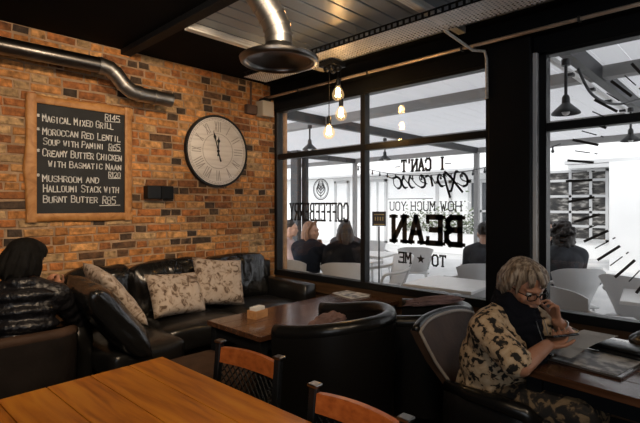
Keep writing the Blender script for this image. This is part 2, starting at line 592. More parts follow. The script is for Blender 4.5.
def fuse(name, bm, voxel, smooth, m, parent=None, at=None, label=None):
    """melt overlapping closed shapes into ONE continuous surface"""
    if at is not None:
        bmesh.ops.translate(bm, vec=-Vector(at), verts=bm.verts)
    bmesh.ops.recalc_face_normals(bm, faces=bm.faces)
    me = bpy.data.meshes.new(name + '_tmp')
    bm.to_mesh(me); bm.free()
    t = bpy.data.objects.new(name + '_tmp', me)
    COL.objects.link(t)
    rm = t.modifiers.new('r', 'REMESH'); rm.mode = 'VOXEL'; rm.voxel_size = voxel; rm.use_smooth_shade = True
    if smooth:
        sm = t.modifiers.new('s', 'SMOOTH'); sm.factor = .5; sm.iterations = smooth
    dg = bpy.context.evaluated_depsgraph_get()
    dg.update()
    res = bpy.data.meshes.new_from_object(t.evaluated_get(dg))
    res.name = name
    bpy.data.objects.remove(t); bpy.data.meshes.remove(me)
    for p in res.polygons:
        p.use_smooth = True
    res.materials.clear()
    o = link(name, res, parent, [m])
    if label:
        o['label'] = label
    return o


# ---------------------------------------------------------------- stroke lettering
GL = {
    'A': [[(0, 0), (2, 6), (4, 0)], [(.8, 2.2), (3.2, 2.2)]],
    'B': [[(0, 0), (0, 6), (2.6, 6), (3.6, 5.3), (3.6, 3.9), (2.6, 3.2), (0, 3.2)], [(2.6, 3.2), (4, 2.5), (4, .8), (2.9, 0), (0, 0)]],
    'C': [[(4, 5), (3, 6), (1, 6), (0, 5), (0, 1), (1, 0), (3, 0), (4, 1)]],
    'D': [[(0, 0), (0, 6), (2.4, 6), (4, 4.6), (4, 1.4), (2.4, 0), (0, 0)]],
    'E': [[(4, 6), (0, 6), (0, 0), (4, 0)], [(0, 3.1), (3, 3.1)]],
    'F': [[(4, 6), (0, 6), (0, 0)], [(0, 3.1), (3, 3.1)]],
    'G': [[(4, 5), (3, 6), (1, 6), (0, 5), (0, 1), (1, 0), (3, 0), (4, 1), (4, 2.8), (2.4, 2.8)]],
    'H': [[(0, 0), (0, 6)], [(4, 0), (4, 6)], [(0, 3.1), (4, 3.1)]],
    'I': [[(2, 0), (2, 6)]],
    'K': [[(0, 0), (0, 6)], [(4, 6), (0, 2.6)], [(1.2, 3.6), (4, 0)]],
    'L': [[(0, 6), (0, 0), (4, 0)]],
    'M': [[(0, 0), (0, 6), (2, 2.4), (4, 6), (4, 0)]],
    'N': [[(0, 0), (0, 6), (4, 0), (4, 6)]],
    'O': [[(1, 0), (0, 1), (0, 5), (1, 6), (3, 6), (4, 5), (4, 1), (3, 0), (1, 0)]],
    'P': [[(0, 0), (0, 6), (3, 6), (4, 5.2), (4, 3.6), (3, 2.8), (0, 2.8)]],
    'R': [[(0, 0), (0, 6), (3, 6), (4, 5.2), (4, 3.7), (3, 3), (0, 3)], [(1.8, 3), (4, 0)]],
    'S': [[(4, 5.2), (3, 6), (1, 6), (0, 5.2), (0, 3.9), (1, 3.2), (3, 2.8), (4, 2), (4, .8), (3, 0), (1, 0), (0, .8)]],
    'T': [[(0, 6), (4, 6)], [(2, 6), (2, 0)]],
    'U': [[(0, 6), (0, 1), (1, 0), (3, 0), (4, 1), (4, 6)]],
    'W': [[(0, 6), (1, 0), (2, 4), (3, 0), (4, 6)]],
    'X': [[(0, 0), (4, 6)], [(0, 6), (4, 0)]],
    'Y': [[(0, 6), (2, 3), (4, 6)], [(2, 3), (2, 0)]],
    '0': [[(1, 0), (0, 1), (0, 5), (1, 6), (3, 6), (4, 5), (4, 1), (3, 0), (1, 0)]],
    '1': [[(1, 5), (2, 6), (2, 0)]],
    '2': [[(0, 5), (1, 6), (3, 6), (4, 5), (4, 3.8), (0, 0), (4, 0)]],
    '4': [[(3, 0), (3, 6), (0, 2), (4, 2)]],
    '5': [[(4, 6), (0, 6), (0, 3.4), (3, 3.4), (4, 2.6), (4, .8), (3, 0), (0, 0)]],
    '6': [[(4, 6), (1, 5), (0, 3), (0, 1), (1, 0), (3, 0), (4, 1), (4, 2.4), (3, 3.2), (0, 3)]],
    '8': [[(1, 3.2), (0, 4), (0, 5.3), (1, 6), (3, 6), (4, 5.3), (4, 4), (3, 3.2), (1, 3.2), (0, 2.4), (0, .8), (1, 0), (3, 0), (4, .8), (4, 2.4), (3, 3.2)]],
    "'": [[(2, 6.2), (2, 4.6)]],
    '*': [[(0.4, 2), (3.6, 4.4)], [(0.4, 4.4), (3.6, 2)], [(2, 1.4), (2, 5)]],
    '.': [[(1.8, 0), (2.2, 0)]],
}
SERIF = {'B': [(0, 6), (0, 0)], 'E': [(4, 6, 'v'), (4, 0, 'v'), (0, 6), (0, 0)], 'A': [(0, 0), (4, 0)], 'N': [(0, 0), (0, 6), (4, 6), (4, 0)],
         'F': [(0, 0), (0, 6), (4, 6, 'v')], 'R': [(0, 0), (0, 6), (4, 0)], 'Y': [(0, 6), (4, 6), (2, 0)], 'I': [(2, 0), (2, 6)], 'T': [(0, 6, 'v'), (4, 6, 'v'), (2, 0)],
         'C': [(4, 5, 'v')], 'H': [(0, 0), (0, 6), (4, 0), (4, 6)], 'M': [(0, 0), (0, 6), (4, 0), (4, 6)], 'U': [(0, 6), (4, 6)], 'W': [(0, 6), (4, 6)]}


def stroke(bm, a, b, wid, th, F):
    """flat bar from a to b in the 2-D lettering plane; F maps (x, y, depth) to 3-D"""
    a, b = Vector(a), Vector(b)
    d = b - a
    if d.length < 1e-6:
        return
    d.normalize()
    n = Vector((-d.y, d.x)) * wid / 2
    a = a - d * wid * .42
    b = b + d * wid * .42
    c = [a - n, b - n, b + n, a + n]
    lo = [bm.verts.new(F(p.x, p.y, 0)) for p in c]
    hi = [bm.verts.new(F(p.x, p.y, th)) for p in c]
    bm.faces.new(hi)
    bm.faces.new(lo[::-1])
    for k in range(4):
        bm.faces.new((lo[k], lo[(k + 1) % 4], hi[(k + 1) % 4], hi[k]))


def write(bm, text, x0, x1, y, h, wid, F, th=.002, small=1., gap=.35, serif=0., jitter=0., rnd=None):
    """stroke text filling x0..x1 on the base line y; lower-case letters are drawn as small capitals"""
    adv = []
    for ch in text:
        if ch == ' ':
            adv.append(.55)
        elif ch in "I1'.":
            adv.append(.55)
        else:
            adv.append(1. if ch.isupper() or not ch.isalpha() else (.86 if small < 1 else 1.))
    unit = (x1 - x0) / (sum(adv) + gap * (len(text) - 1) * .5)
    x = x0
    for ch, a in zip(text, adv):
        g = GL.get(ch.upper())
        if g:
            hh = h * (small if ch.islower() else 1)
            cw = unit * a * (1 if ch not in "I1'." else 1.8)
            ox = x - (unit * a * .4 if ch in "I1'." else 0)
            dy = rnd.uniform(-jitter, jitter) * h if jitter else 0
            sk = rnd.uniform(-jitter, jitter) if jitter else 0
            P = lambda p: Vector((ox + p[0] / 4 * cw * .86 + p[1] / 6 * hh * sk, y + dy + p[1] / 6 * hh))
            for line in g:
                for q, s in zip(line, line[1:]):
                    stroke(bm, P(q), P(s), wid, th, F)
            if serif:
                for sf in SERIF.get(ch.upper(), []):
                    p = P(sf)
                    if len(sf) == 3:
                        s_ = -1 if sf[1] > 3 else 1
                        stroke(bm, p + Vector((0, 0)), p + Vector((0, s_ * serif * 1.3)), wid * .7, th, F)
                    else:
                        stroke(bm, p - Vector((serif, 0)), p + Vector((serif, 0)), wid * .62, th, F)
        x += unit * (a + gap * .5)


def smooth_line(pts, n=6):
    """Catmull-Rom through 2-D points"""
    out = []
    P = [Vector(p) for p in pts]
    for i in range(len(P) - 1):
        p0, p1, p2, p3 = P[max(i - 1, 0)], P[i], P[i + 1], P[min(i + 2, len(P) - 1)]
        for k in range(n):
            t = k / n
            out.append(.5 * ((2 * p1) + (p2 - p0) * t + (2 * p0 - 5 * p1 + 4 * p2 - p3) * t * t + (3 * p1 - p0 - 3 * p2 + p3) * t ** 3))
    out.append(P[-1])
    return out


# ================================================================ THE ROOM
def piece_attr(me, cols):
    """cols: one colour per polygon"""
    at = me.color_attributes.new('piece', 'FLOAT_COLOR', 'CORNER')
    for p in me.polygons:
        c = cols[p.index]
        for li in p.loop_indices:
            at.data[li].color = (*c, 1)


def brick_wall():
    rnd = random.Random(3)
    pal = [((.40, .165, .045), 5), ((.46, .21, .065), 5), ((.33, .12, .034), 4), ((.50, .26, .095), 3), ((.24, .092, .03), 2.2), ((.13, .065, .030), .8), ((.060, .038, .024), .18), ((.42, .27, .13), 1.4)]
    bm = new(); cols = []
    rowh, joint = .0700, .013
    z = 0.
    row = 0
    X0, X1 = -4.6, 0.02

    def brick(x, z, wd, h):
        col = rnd.choices([p[0] for p in pal], [p[1] for p in pal])[0]
        if wd < .15 and rnd.random() < .22:
            col = rnd.choice([(.075, .045, .026), (.05, .033, .022)])
        k = rnd.uniform(.78, 1.25)
        col = tuple(c * k for c in col)
        d = rnd.uniform(0, .007)
        tz = rnd.uniform(-.003, .003)
        b = .006
        f = []
        for (ax, az) in ((0, 0), (1, 0), (1, 1), (0, 1)):
            f.append((x + ax * wd + rnd.uniform(-.005, .005), z + az * h + tz + rnd.uniform(-.005, .005)))
        cx, cz = x + wd / 2, z + h / 2
        back = [bm.verts.new((p[0], .02, p[1])) for p in f]
        mid = [bm.verts.new((p[0], -d + b, p[1])) for p in f]
        fr = [bm.verts.new((p[0] - math.copysign(b, p[0] - cx), -d + rnd.uniform(-.0015, .0015), p[1] - math.copysign(b, p[1] - cz))) for p in f]
        fs = [bm.faces.new(fr)]
        for A, B in ((back, mid), (mid, fr)):
            for k2 in range(4):
                fs.append(bm.faces.new((A[k2], A[(k2 + 1) % 4], B[(k2 + 1) % 4], B[k2])))
        cols.extend([col] * len(fs))

    while z < 2.86:
        h = min(rowh - joint, 2.86 - z)
        x = X0 - rnd.uniform(0, .3)
        i = row % 2
        while x < X1:
            wd = .205 if i % 2 == 0 else .096
            wd += rnd.uniform(-.008, .008)
            a, e = max(x, X0), min(x + wd, X1)
            if e - a > .02 and h > .02:
                brick(a, z, e - a, h)
            x += wd + joint
            i += 1 if rnd.random() < .8 else 2
        z += rowh
        row += 1
    me = bpy.data.meshes.new('wall_back')
    bm.to_mesh(me); bm.free()
    piece_attr(me, cols)
    o = link('wall_back', me, None, [M['brick']])
    struct(o)
    bm = new()
    b2(bm, (-4.6, .004, 0), (.02, .16, 2.9))
    obj('mortar', bm, M['mortar'], o)
    return o


brick_wall()
bm = new(); b2(bm, (-5.9, -7.1, -.12), (.12, .16, 0)); struct(obj('floor', bm, M['floor']))
bm = new(); b2(bm, (-5.9, -7.1, 0), (-5.8, .16, 2.86)); struct(obj('wall_left', bm, M['plaster']))
bm = new(); b2(bm, (-5.8, -7.1, 0), (.12, -7.0, 2.86)); struct(obj('wall_front', bm, M['plaster']))
bm = new(); b2(bm, (-5.8, .004, 0), (-4.6, .16, 2.86)); struct(obj('wall_back_side', bm, M['plaster']))

# boarded ceiling: boards run parallel to the brick wall, with open grooves
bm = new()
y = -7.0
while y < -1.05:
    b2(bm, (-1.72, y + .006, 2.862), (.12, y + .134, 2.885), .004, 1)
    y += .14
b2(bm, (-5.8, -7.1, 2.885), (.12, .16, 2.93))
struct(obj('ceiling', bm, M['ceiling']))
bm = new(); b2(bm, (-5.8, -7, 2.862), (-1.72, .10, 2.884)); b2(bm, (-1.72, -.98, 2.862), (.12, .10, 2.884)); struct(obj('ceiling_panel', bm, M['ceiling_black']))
bm = new(); b2(bm, (-1.80, -7, 2.815), (-1.71, -.005, 2.862), .004, 1); struct(obj('trim_1', bm, M['black_paint']))
# thin battens across the ceiling
for k, (y, nm) in enumerate(((-.96, 'trim_2'), (-2.39, 'trim_3'))):
    bm = new(); b2(bm, (-1.71, y - .032, 2.805), (-.2, y + .032, 2.86), .004, 1)
    struct(obj(nm, bm, M['batten']))
# steel beam over the windows
bm = new()
b2(bm, (-.20, -7, 2.70), (.0, -.005, 2.715)); b2(bm, (-.105, -7, 2.715), (-.09, -.005, 2.862)); b2(bm, (-.20, -7, 2.85), (.0, -.005, 2.861))
struct(obj('trim_5', bm, M['black_paint']))
bm = new(); b2(bm, (-.05, -7, 2.58), (.10, -.005, 2.862)); struct(obj('trim_6', bm, M['black_paint']))
# wall below the windows
bm = new()
b2(bm, (0, -7, 0), (.10, .0, .70))
wl = struct(obj('wall_right', bm, M['brown_wood']))
bm = new(); b2(bm, (-.035, -7, .585), (0, -.005, .70), .006, 2); obj('ledge_board', bm, M['brown_wood'], wl)
bm = new(); b2(bm, (-.015, -7, .0), (0, -.005, .12), .004, 1); struct(obj('baseboard_right', bm, M['black_paint']))
# black pillar between the windows
bm = new(); b2(bm, (-.12, -2.865, 0), (.10, -2.555, 2.70), .012, 2); struct(obj('trim_7', bm, M['black_paint']))
bm = new(); b2(bm, (-.085, -2.895, 0), (.06, -2.866, 2.58), .006, 2); struct(obj('trim_8', bm, M['jamb_reflection']))


def window(name, y0, y1, mull):
    root = structure(name, (0, (y0 + y1) / 2, .70))
    base = root.location.copy()
    bm = new()
    z0, z1, fw = .70, 2.60, .05
    for (a, b_) in ((y0, y0 + fw), (y1 - fw, y1)):
        b2(bm, (-.045, a, z0), (.045, b_, z1), .004, 1)
    b2(bm, (-.045, y0, z0), (.045, y1, z0 + .065), .004, 1)
    b2(bm, (-.045, y0, z1 - .045), (.045, y1, z1), .004, 1)
    obj('window_frame', bm, M['black_metal'], root, at=base)
    bm = new()
    for m_ in mull:
        b2(bm, (-.04, m_ - .028, z0 + .06), (.04, m_ + .028, z1 - .04), .004, 1)
    obj('mullion', bm, M['black_metal'], root, at=base)
    bm = new(); b2(bm, (-.043, y0 + fw, 2.02), (.043, y1 - fw, 2.078), .004, 1)
    obj('transom', bm, M['black_metal'], root, at=base)
    ys = [y0 + fw] + list(mull) + [y1 - fw]
    for a, b_ in zip(ys, ys[1:]):
        for c, d in ((z0 + .06, 2.03), (2.07, z1 - .04)):
            bm = new(); b2(bm, (.004, a, c), (.010, b_, d))
            obj('pane', bm, M['glass'], root, at=base)
    return root


window('window_1', -2.555, -.005, [-1.292])
window('window_2', -7.0, -2.895, [-4.35, -5.7])


# ================================================================ SERVICES UNDER THE CEILING
# galvanised pipe along the brick wall with an offset elbow
def pipe():
    t = thing('exhaust_pipe', 'silver metal exhaust pipe with an offset elbow running along the top of the brick wall', 'pipe', (-2.1, -.2, 2.61))
    at = t.location.copy()
    bm = new(); tube(bm, [(-4.6, -.2, 2.595), (-2.03, -.2, 2.625)], .062, 24); obj('straight_pipe', bm, M['dark_steel'], t, 40, at)
    bm = new()
    tube(bm, [(-2.03, -.2, 2.625), (-1.97, -.2, 2.615), (-1.91, -.2, 2.57), (-1.855, -.2, 2.505), (-1.79, -.2, 2.462), (-1.72, -.2, 2.45)], .064, 24)
    obj('elbow', bm, M['steel'], t, 40, at)
    bm = new(); tube(bm, [(-1.72, -.2, 2.45), (-1.60, -.2, 2.4475), (-1.47, -.2, 2.445), (-1.445, -.2, 2.4445), (-1.43, -.2, 2.444)], [.061, .061, .061, .066, .066], 24); obj('end_pipe', bm, M['steel'], t, 40, at)
    for p, q in (((-2.06, -.2, 2.6245), (-2.03, -.2, 2.625)), ((-1.94, -.2, 2.595), (-1.925, -.2, 2.58)), ((-1.86, -.2, 2.512), (-1.845, -.2, 2.495)), ((-1.74, -.2, 2.452), (-1.71, -.2, 2.45)), ((-1.60, -.2, 2.4475), (-1.575, -.2, 2.447))):
        bm = new(); cyl(bm, p, q, .068, None, 28); obj('pipe_band', bm, M['steel'], t, 40, at)


pipe()


# flared extractor hood on a bent duct
def hood():
    c = Vector((-1.564, -1.836, 2.415))
    t = thing('extractor_hood', 'round flared metal extractor hood on a bent duct below the black ceiling', 'extractor hood', c)
    bm = new()
    lathe(bm, [(.248, .0), (.25, .012), (.235, .022), (.17, .038), (.12, .056), (.097, .075), (.088, .10)], (0, 0, 0), 56)
    lathe(bm, [(.248, .0), (.205, .002), (.20, .010), (.13, .030), (.095, .045), (.06, .055), (.001, .055)], (0, 0, 0), 56)
    obj('hood_cone', bm, M['dark_steel'], t, 40)
    bm = new(); tube(bm, [(.226 * math.cos(a / 56 * 2 * PI), .226 * math.sin(a / 56 * 2 * PI), .003) for a in range(56)], .022, 10, True); obj('rim', bm, M['dark_steel'], t, True)
    bm = new()
    lean = Vector((-.36, -.32, 0))
    d = [Vector((0, 0, .09)), Vector((0, 0, .15)), Vector((-.010, .008, .205)), Vector((-.032, .026, .27)), Vector((-.066, .052, .34)), Vector((-.12, .095, .445))]
    tube(bm, d, .0875, 28); obj('duct', bm, M['steel'], t, 40)
    for i in (1, 2, 3, 4):
        n = (d[i + 1] - d[i - 1]).normalized()
        bm = new(); cyl(bm, d[i] - n * .008, d[i] + n * .008, .092, None, 32); obj('duct_seam', bm, M['steel'], t, 40)


hood()


# perforated cable tray
def tray():
    t = thing('cable_tray', 'long perforated galvanised cable tray hung below the ceiling by the windows', 'cable tray', (-.63, -2.4, 2.75))
    at = t.location.copy()
    x0, x1, ya, yb, z = -.77, -.49, -4.6, -.40, 2.75
    bm = new()
    px = .028
    nx, ny = int((x1 - x0) / px), int((yb - ya) / px)
    px, py = (x1 - x0) / nx, (yb - ya) / ny
    vs = {}

    def vert(x, y):
        k = (round(x, 5), round(y, 5))
        if k not in vs:
            vs[k] = bm.verts.new((x, y, z))
        return vs[k]
    for i in range(nx):
        for j in range(ny):
            X, Y = x0 + i * px, ya + j * py
            o = [vert(X, Y), vert(X + px, Y), vert(X + px, Y + py), vert(X, Y + py)]
            k = .27
            n = [vert(X + px * k, Y + py * k), vert(X + px * (1 - k), Y + py * k), vert(X + px * (1 - k), Y + py * (1 - k)), vert(X + px * k, Y + py * (1 - k))]
            for q in range(4):
                bm.faces.new((o[q], o[(q + 1) % 4], n[(q + 1) % 4], n[q]))
    obj('tray_bed', bm, M['tray_steel'], t, at=at)
    bm = new()
    for x in (x0, x1):
        b2(bm, (x - .002, ya, z), (x + .002, yb, z + .012))
        b2(bm, (x - .002, ya, z + .038), (x + .002, yb, z + .05))
        yy = ya
        while yy < yb - .02:
            b2(bm, (x - .002, yy, z + .012), (x + .002, yy + .018, z + .038)); yy += .05
    obj('tray_side', bm, M['black_metal'], t, at=at)
    for y in (-.9, -1.8, -2.7, -3.6):
        for x in (x0 + .01, x1 - .01):
            bm = new(); cyl(bm, (x, y, z), (x, y, 2.862), .005, None, 8); obj('hanger_rod', bm, M['steel'], t, at=at)
    return t


tray()
# electrical conduit along the beam, with its branch
t = thing('conduit', 'thin metal conduit running along the dark beam above the windows', 'conduit', (-.22, -2.5, 2.685))
bm = new(); tube(bm, [(-.225, -6.8, 2.685), (-.225, -.03, 2.685)], .013, 10); obj('straight_tube', bm, M['conduit'], t, True, t.location.copy())
for y in (-.6, -1.5, -2.4, -3.2):
    bm = new(); b2(bm, (-.24, y - .008, 2.668), (-.20, y + .008, 2.702)); obj('pipe_clip', bm, M['dark_steel'], t, at=t.location.copy())
o = None
bm = new(); tube(bm, [(-.52, -2.42, 2.735), (-.30, -2.47, 2.675), (-.22, -2.485, 2.655), (-.14, -2.54, 2.655), (-.128, -2.55, 2.60), (-.126, -2.553, 2.3)], .011, 8)
tag(obj('cable', bm, M['batten'], None, True), 'beige cable dropping from the cable tray to the top of the black pillar', 'cable')


# cluster of three bare bulbs
def pendants():
    c = Vector((-.52, -1.34, 2.70))
    t = thing('pendant_light', 'cluster of three bare glowing filament bulbs on cords below the cable tray', 'pendant light', c)
    bm = new()
    b2(bm, (-.085, -.085, .0), (.085, .085, .045), .008); obj('ceiling_rose', bm, M['black_metal'], t)
    bm = new()
    for k in range(4):
        a = k * PI / 2 + .6
        ell(bm, (.05 * math.cos(a), .05 * math.sin(a), -.01), (.03, .03, .03))
    obj('cord_grip', bm, M['black_metal'], t, True)
    pts = [(-.537, -1.317, 2.155), (-.464, -1.393, 2.312), (-.482, -1.374, 2.487)]
    for k, p in enumerate(pts):
        q = Vector(p) - c
        bm = new(); tube(bm, [(q.x * .55, q.y * .55, 0), (q.x * .95, q.y * .95, -.05), (q.x, q.y, q.z + .10)], .004, 6)
        obj('cord', bm, M['black_cloth'], t, True)
        bm = new(); lathe(bm, [(.001, .125), (.010, .125), (.017, .112), (.020, .10), (.020, .055), (.017, .05), (.001, .05)], q, 20)
        s = obj('bulb_socket', bm, M['black_metal'], t, 40)
        bm = new(); lathe(bm, [(.016, .055), (.020, .045), (.036, .022), (.049, -.004), (.053, -.028), (.046, -.054), (.028, -.072), (.001, -.079)], q, 26)
        b = obj('bulb', bm, M['bulb_glass'], t, True)
        bm = new()
        for j in range(6):
            a = j / 6 * 2 * PI
            tube(bm, [q + Vector((.010 * math.cos(a), .010 * math.sin(a), .035)), q + Vector((.022 * math.cos(a + .3), .022 * math.sin(a + .3), -.04))], .0032, 5)
        obj('filament', bm, M['filament'], b)
        light('bulb_light', 'POINT', p, (0, 0, 0), 1.5, (1, .66, .34), shadow_soft_size=.03)


pendants()


# ================================================================ ON THE BRICK WALL
def chalkboard():
    c = Vector((-2.11, 0, 1.86))
    t = thing('chalkboard', 'black menu chalkboard in a live-edge wooden frame on the brick wall', 'chalkboard', c)
    rnd = random.Random(5)
    W, H = .81, .985

    def rail(name, horizontal, sgn):
        bm = new()
        n = 40
        wid = .066 if not horizontal else .066
        L = H if not horizontal else W
        secs = []
        for i in range(n + 1):
            s = -L / 2 + L * i / n
            wob = .010 * mnoise.noise(Vector((s * 3.2, sgn * 4 + horizontal * 9, 0))) + .004 * mnoise.noise(Vector((s * 11, sgn, 3)))
            outer = (W / 2 if not horizontal else H / 2) + wob + (.006 if sgn < 0 and not horizontal else 0)
            if not horizontal and sgn < 0:
                outer += .018 * math.exp(-((s + .07) / .10) ** 2)
            inner = (W / 2 if not horizontal else H / 2) - wid
            prof = [(inner, -.012), (inner, -.030), (inner + .012, -.034), (outer - .014, -.034), (outer, -.018), (outer, -.008)]
            if horizontal:
                secs.append([(s, y, sgn * a) for a, y in prof])
            else:
                secs.append([(sgn * a, y - .003, s) for a, y in prof])
        sweep(bm, secs, lambda i: secs[i])
        obj(name, bm, M['frame_wood'], t, 50)
    rail('frame_side', False, -1); rail('frame_side', False, 1)
    rail('frame_rail', True, 1); rail('frame_rail', True, -1)
    bm = new(); b2(bm, (-W / 2 + .05, -.018, -H / 2 + .05), (W / 2 - .05, -.008, H / 2 - .05))
    obj('slate', bm, M['slate'], t)
    F = lambda x, z, d: (x, -.0185 - d, z)
    lines = [('R145', .175, .30, .362, .050), ('*', -.335, -.315, .315, .03), ('Magical Mixed Grill', -.295, .245, .290, .056),
             ('*', -.335, -.315, .213, .03), ('Moroccan Red Lentil', -.295, .305, .190, .054), ('Soup with Panini', -.29, .165, .112, .050), ('R65', .205, .305, .112, .052),
             ('*', -.335, -.315, .045, .03), ('Creamy Butter Chicken', -.295, .315, .022, .056), ('with Basmatic Naan', -.255, .31, -.058, .050), ('R120', .205, .305, -.125, .046),
             ('*', -.335, -.315, -.145, .03), ('Mushroom and', -.295, .125, -.175, .054), ('Halloumi Stack with', -.29, .29, -.255, .056), ('Burnt Butter', -.29, .115, -.340, .054), ('R85', .155, .265, -.350, .062)]
    for tx, a, b_, y_, h in lines:
        bm = new(); write(bm, tx, a, b_, y_, h, .0068, F, .0008, .82, .35, 0, .05, rnd); obj('chalk_lettering', bm, M['chalk'], t)
    for a, b_, y_ in ((.175, .30, .353), (.205, .305, .104), (.205, .305, -.133), (.13, .30, -.365)):
        bm = new(); stroke(bm, (a, y_), (b_, y_ + .004), .005, .0008, F); obj('underline', bm, M['chalk'], t)


chalkboard()


def clock():
    c = Vector((-.822, -.03, 2.05))
    t = thing('wall_clock', 'large round weathered wall clock with a thin black rim on the brick wall', 'clock', c)
    X = Matrix.Rotation(R(90), 3, 'X')      # lathe axis -> -y
    bm = new(); lathe(bm, [(.345, .025), (.345, -.008), (.352, -.012), (.366, -.012), (.370, -.004), (.370, .028), (.001, .028)], (0, 0, 0), 72, Matrix.Rotation(R(-90), 3, 'X') @ Matrix.Identity(3)); 
    obj('rim', bm, M['black_metal'], t, 40)
    bm = new(); cyl(bm, (0, .02, 0), (0, -.006, 0), .348, None, 72); obj('dial', bm, M['clock_face'], t, 40)
    F = lambda x, z, d: (x, -.0065 - d, z)
    for rr, wd in ((.333, .004), (.178, .005), (.318, .003)):
        n = 64
        bm = new()
        for k in range(n):
            a, b_ = k / n * 2 * PI, (k + 1) / n * 2 * PI
            stroke(bm, (rr * math.cos(a), rr * math.sin(a)), (rr * math.cos(b_), rr * math.sin(b_)), wd, .0006, F)
        if rr != .318:
            obj('dial_ring', bm, M['clock_grey'], t)
    for k in range(60):
        a = k / 60 * 2 * PI
        stroke(bm, (.318 * math.cos(a), .318 * math.sin(a)), (.333 * math.cos(a), .333 * math.sin(a)), .003, .0006, F)
    obj('minute_track', bm, M['clock_grey'], t)
    bm = new()
    rom = ['XII', 'I', 'II', 'III', 'IV', 'V', 'VI', 'VII', 'VIII', 'IX', 'X', 'XI']
    GL['V'] = [[(0, 6), (2, 0), (4, 6)]]
    for k, s in enumerate(rom):
        a = PI / 2 - k * PI / 6
        u, n = Vector((math.cos(a), math.sin(a))), Vector((math.sin(a), -math.cos(a)))
        G = lambda x, y, d, u=u, n=n: F(*(u * (.20 + y) + n * x), d)
        wd = .026 * len(s)
        bm = new(); write(bm, s, -wd / 2, wd / 2, 0, .10, .0075, G, .0006); obj('numeral', bm, M['clock_grey'], t)
    def hand(name, ang, L, tail, wd):
        u = Vector((math.cos(ang), math.sin(ang))); n = Vector((-u.y, u.x))
        bm = new()
        G = lambda p, y: (p.x, y, p.y)
        pts = [-u * tail + n * wd * .5, -u * tail * .3 + n * wd * .25, u * L * .55 + n * wd * .3, u * L * .7 + n * wd * .9, u * L * .8 + n * wd * .35, u * L]
        pts += [-u * tail - n * wd * .5, -u * tail * .3 - n * wd * .25, u * L * .55 - n * wd * .3, u * L * .7 - n * wd * .9, u * L * .8 - n * wd * .35][::-1][:5]
        lo = [bm.verts.new(G(p, -.010)) for p in pts]; hi = [bm.verts.new(G(p, -.013)) for p in pts]
        bm.faces.new(lo); bm.faces.new(hi[::-1])
        for k in range(len(pts)):
            bm.faces.new((lo[k], lo[(k + 1) % len(pts)], hi[(k + 1) % len(pts)], hi[k]))
        obj(name, bm, M['black_metal'], t)
    hand('hour_hand', R(88), .15, .05, .022)
    hand('minute_hand', R(106), .215, .11, .018)
    bm = new(); cyl(bm, (0, -.006, 0), (0, -.016, 0), .014, None, 20); obj('centre_boss', bm, M['black_metal'], t, 40)


clock()
# small black two-piece box
t = thing('wall_speaker', 'small black two-part box fixed to the brick wall beneath the clock', 'speaker', (-1.47, -.05, 1.615))
bm = new(); b2(bm, (-.125, -.045, -.06), (-.005, .045, .06), .008); obj('housing', bm, M['black_metal'], t)
bm = new(); b2(bm, (.005, -.045, -.06), (.125, .045, .06), .008); obj('front_cover', bm, M['black_paint'], t)
bm = new(); b2(bm, (-.12, -.035, -.052), (.12, .044, .052)); obj('bracket', bm, M['black_metal'], t)
t = thing('junction_box', 'small brownish junction box high on the brick wall near the corner', 'box', (-.40, -.03, 2.54))
bm = new(); b2(bm, (-.07, -.03, -.05), (.07, .028, .05), .01); obj('lid', bm, M['brown_cloth'], t)
bm = new(); cyl(bm, (0, .0, .05), (0, .0, .30), .011, None, 10); obj('inlet_tube', bm, M['brown_cloth'], t, 40)
t = thing('sensor_box', 'beige-grey box with a dark top mounted high in the corner beside the window', 'box', (-.235, -.07, 2.56))
bm = new(); b2(bm, (-.08, -.06, -.085), (.08, .06, .085), .012); obj('casing', bm, M['offwhite'], t)
bm = new(); b2(bm, (-.05, .02, -.03), (.05, .068, .03)); obj('bracket', bm, M['black_metal'], t)
bm = new(); b2(bm, (-.05, -.05, .085), (.05, .05, .12), .01); obj('top_cap', bm, M['black_metal'], t)


# ================================================================ LETTERING ON THE GLASS
GX = .003


def FW(y, z, d):          # written to be read from outside
    return (GX - d, y, z)


t = thing('window_lettering', 'round leaf emblem over one line of dark capital lettering on the left pane', 'window lettering', (GX, -.65, 1.52))
at = t.location.copy()
bm = new()
cy, cz = -.70, 1.665
for rr, wd in ((.108, .010), (.094, .004)):
    for k in range(56):
        a, b_ = k / 56 * 2 * PI, (k + 1) / 56 * 2 * PI
        stroke(bm, (cy + rr * math.cos(a), cz + rr * math.sin(a)), (cy + rr * math.cos(b_), cz + rr * math.sin(b_)), wd, .001, FW)
for s in (-1, 1):
    for k in range(4):
        pts = smooth_line([(cy, cz - .075 + .03 * k), (cy + s * .05 * (1 - .13 * k), cz - .035 + .03 * k), (cy + s * .06 * (1 - .2 * k), cz + .012 + .022 * k), (cy + s * .012, cz + .012 + .022 * k)], 5)
        for p, q in zip(pts, pts[1:]):
            stroke(bm, p, q, .010, .001, FW)
stroke(bm, (cy, cz - .09), (cy, cz + .07), .006, .001, FW)
obj('emblem', bm, M['decal'], t, at=at)
bm = new(); write(bm, 'COFFEEBERRY', -1.075, -.215, 1.337, .178, .021, FW, .001, 1, .6, .014)
obj('name_line', bm, M['decal'], t, at=at)
t = thing('window_lettering', 'dark coffee slogan lettering on the middle pane, with one very large word', 'window lettering', (GX, -1.9, 1.4))
at = t.location.copy()
bm = new(); write(bm, "I", -2.13, -2.08, 1.80, .098, .020, FW, .001, 1, .45, .012); obj('top_word', bm, M['decal'], t, at=at)
bm = new(); write(bm, "CAN'T", -2.00, -1.70, 1.80, .098, .020, FW, .001, 1, .45, .012); obj('top_word', bm, M['decal'], t, at=at)
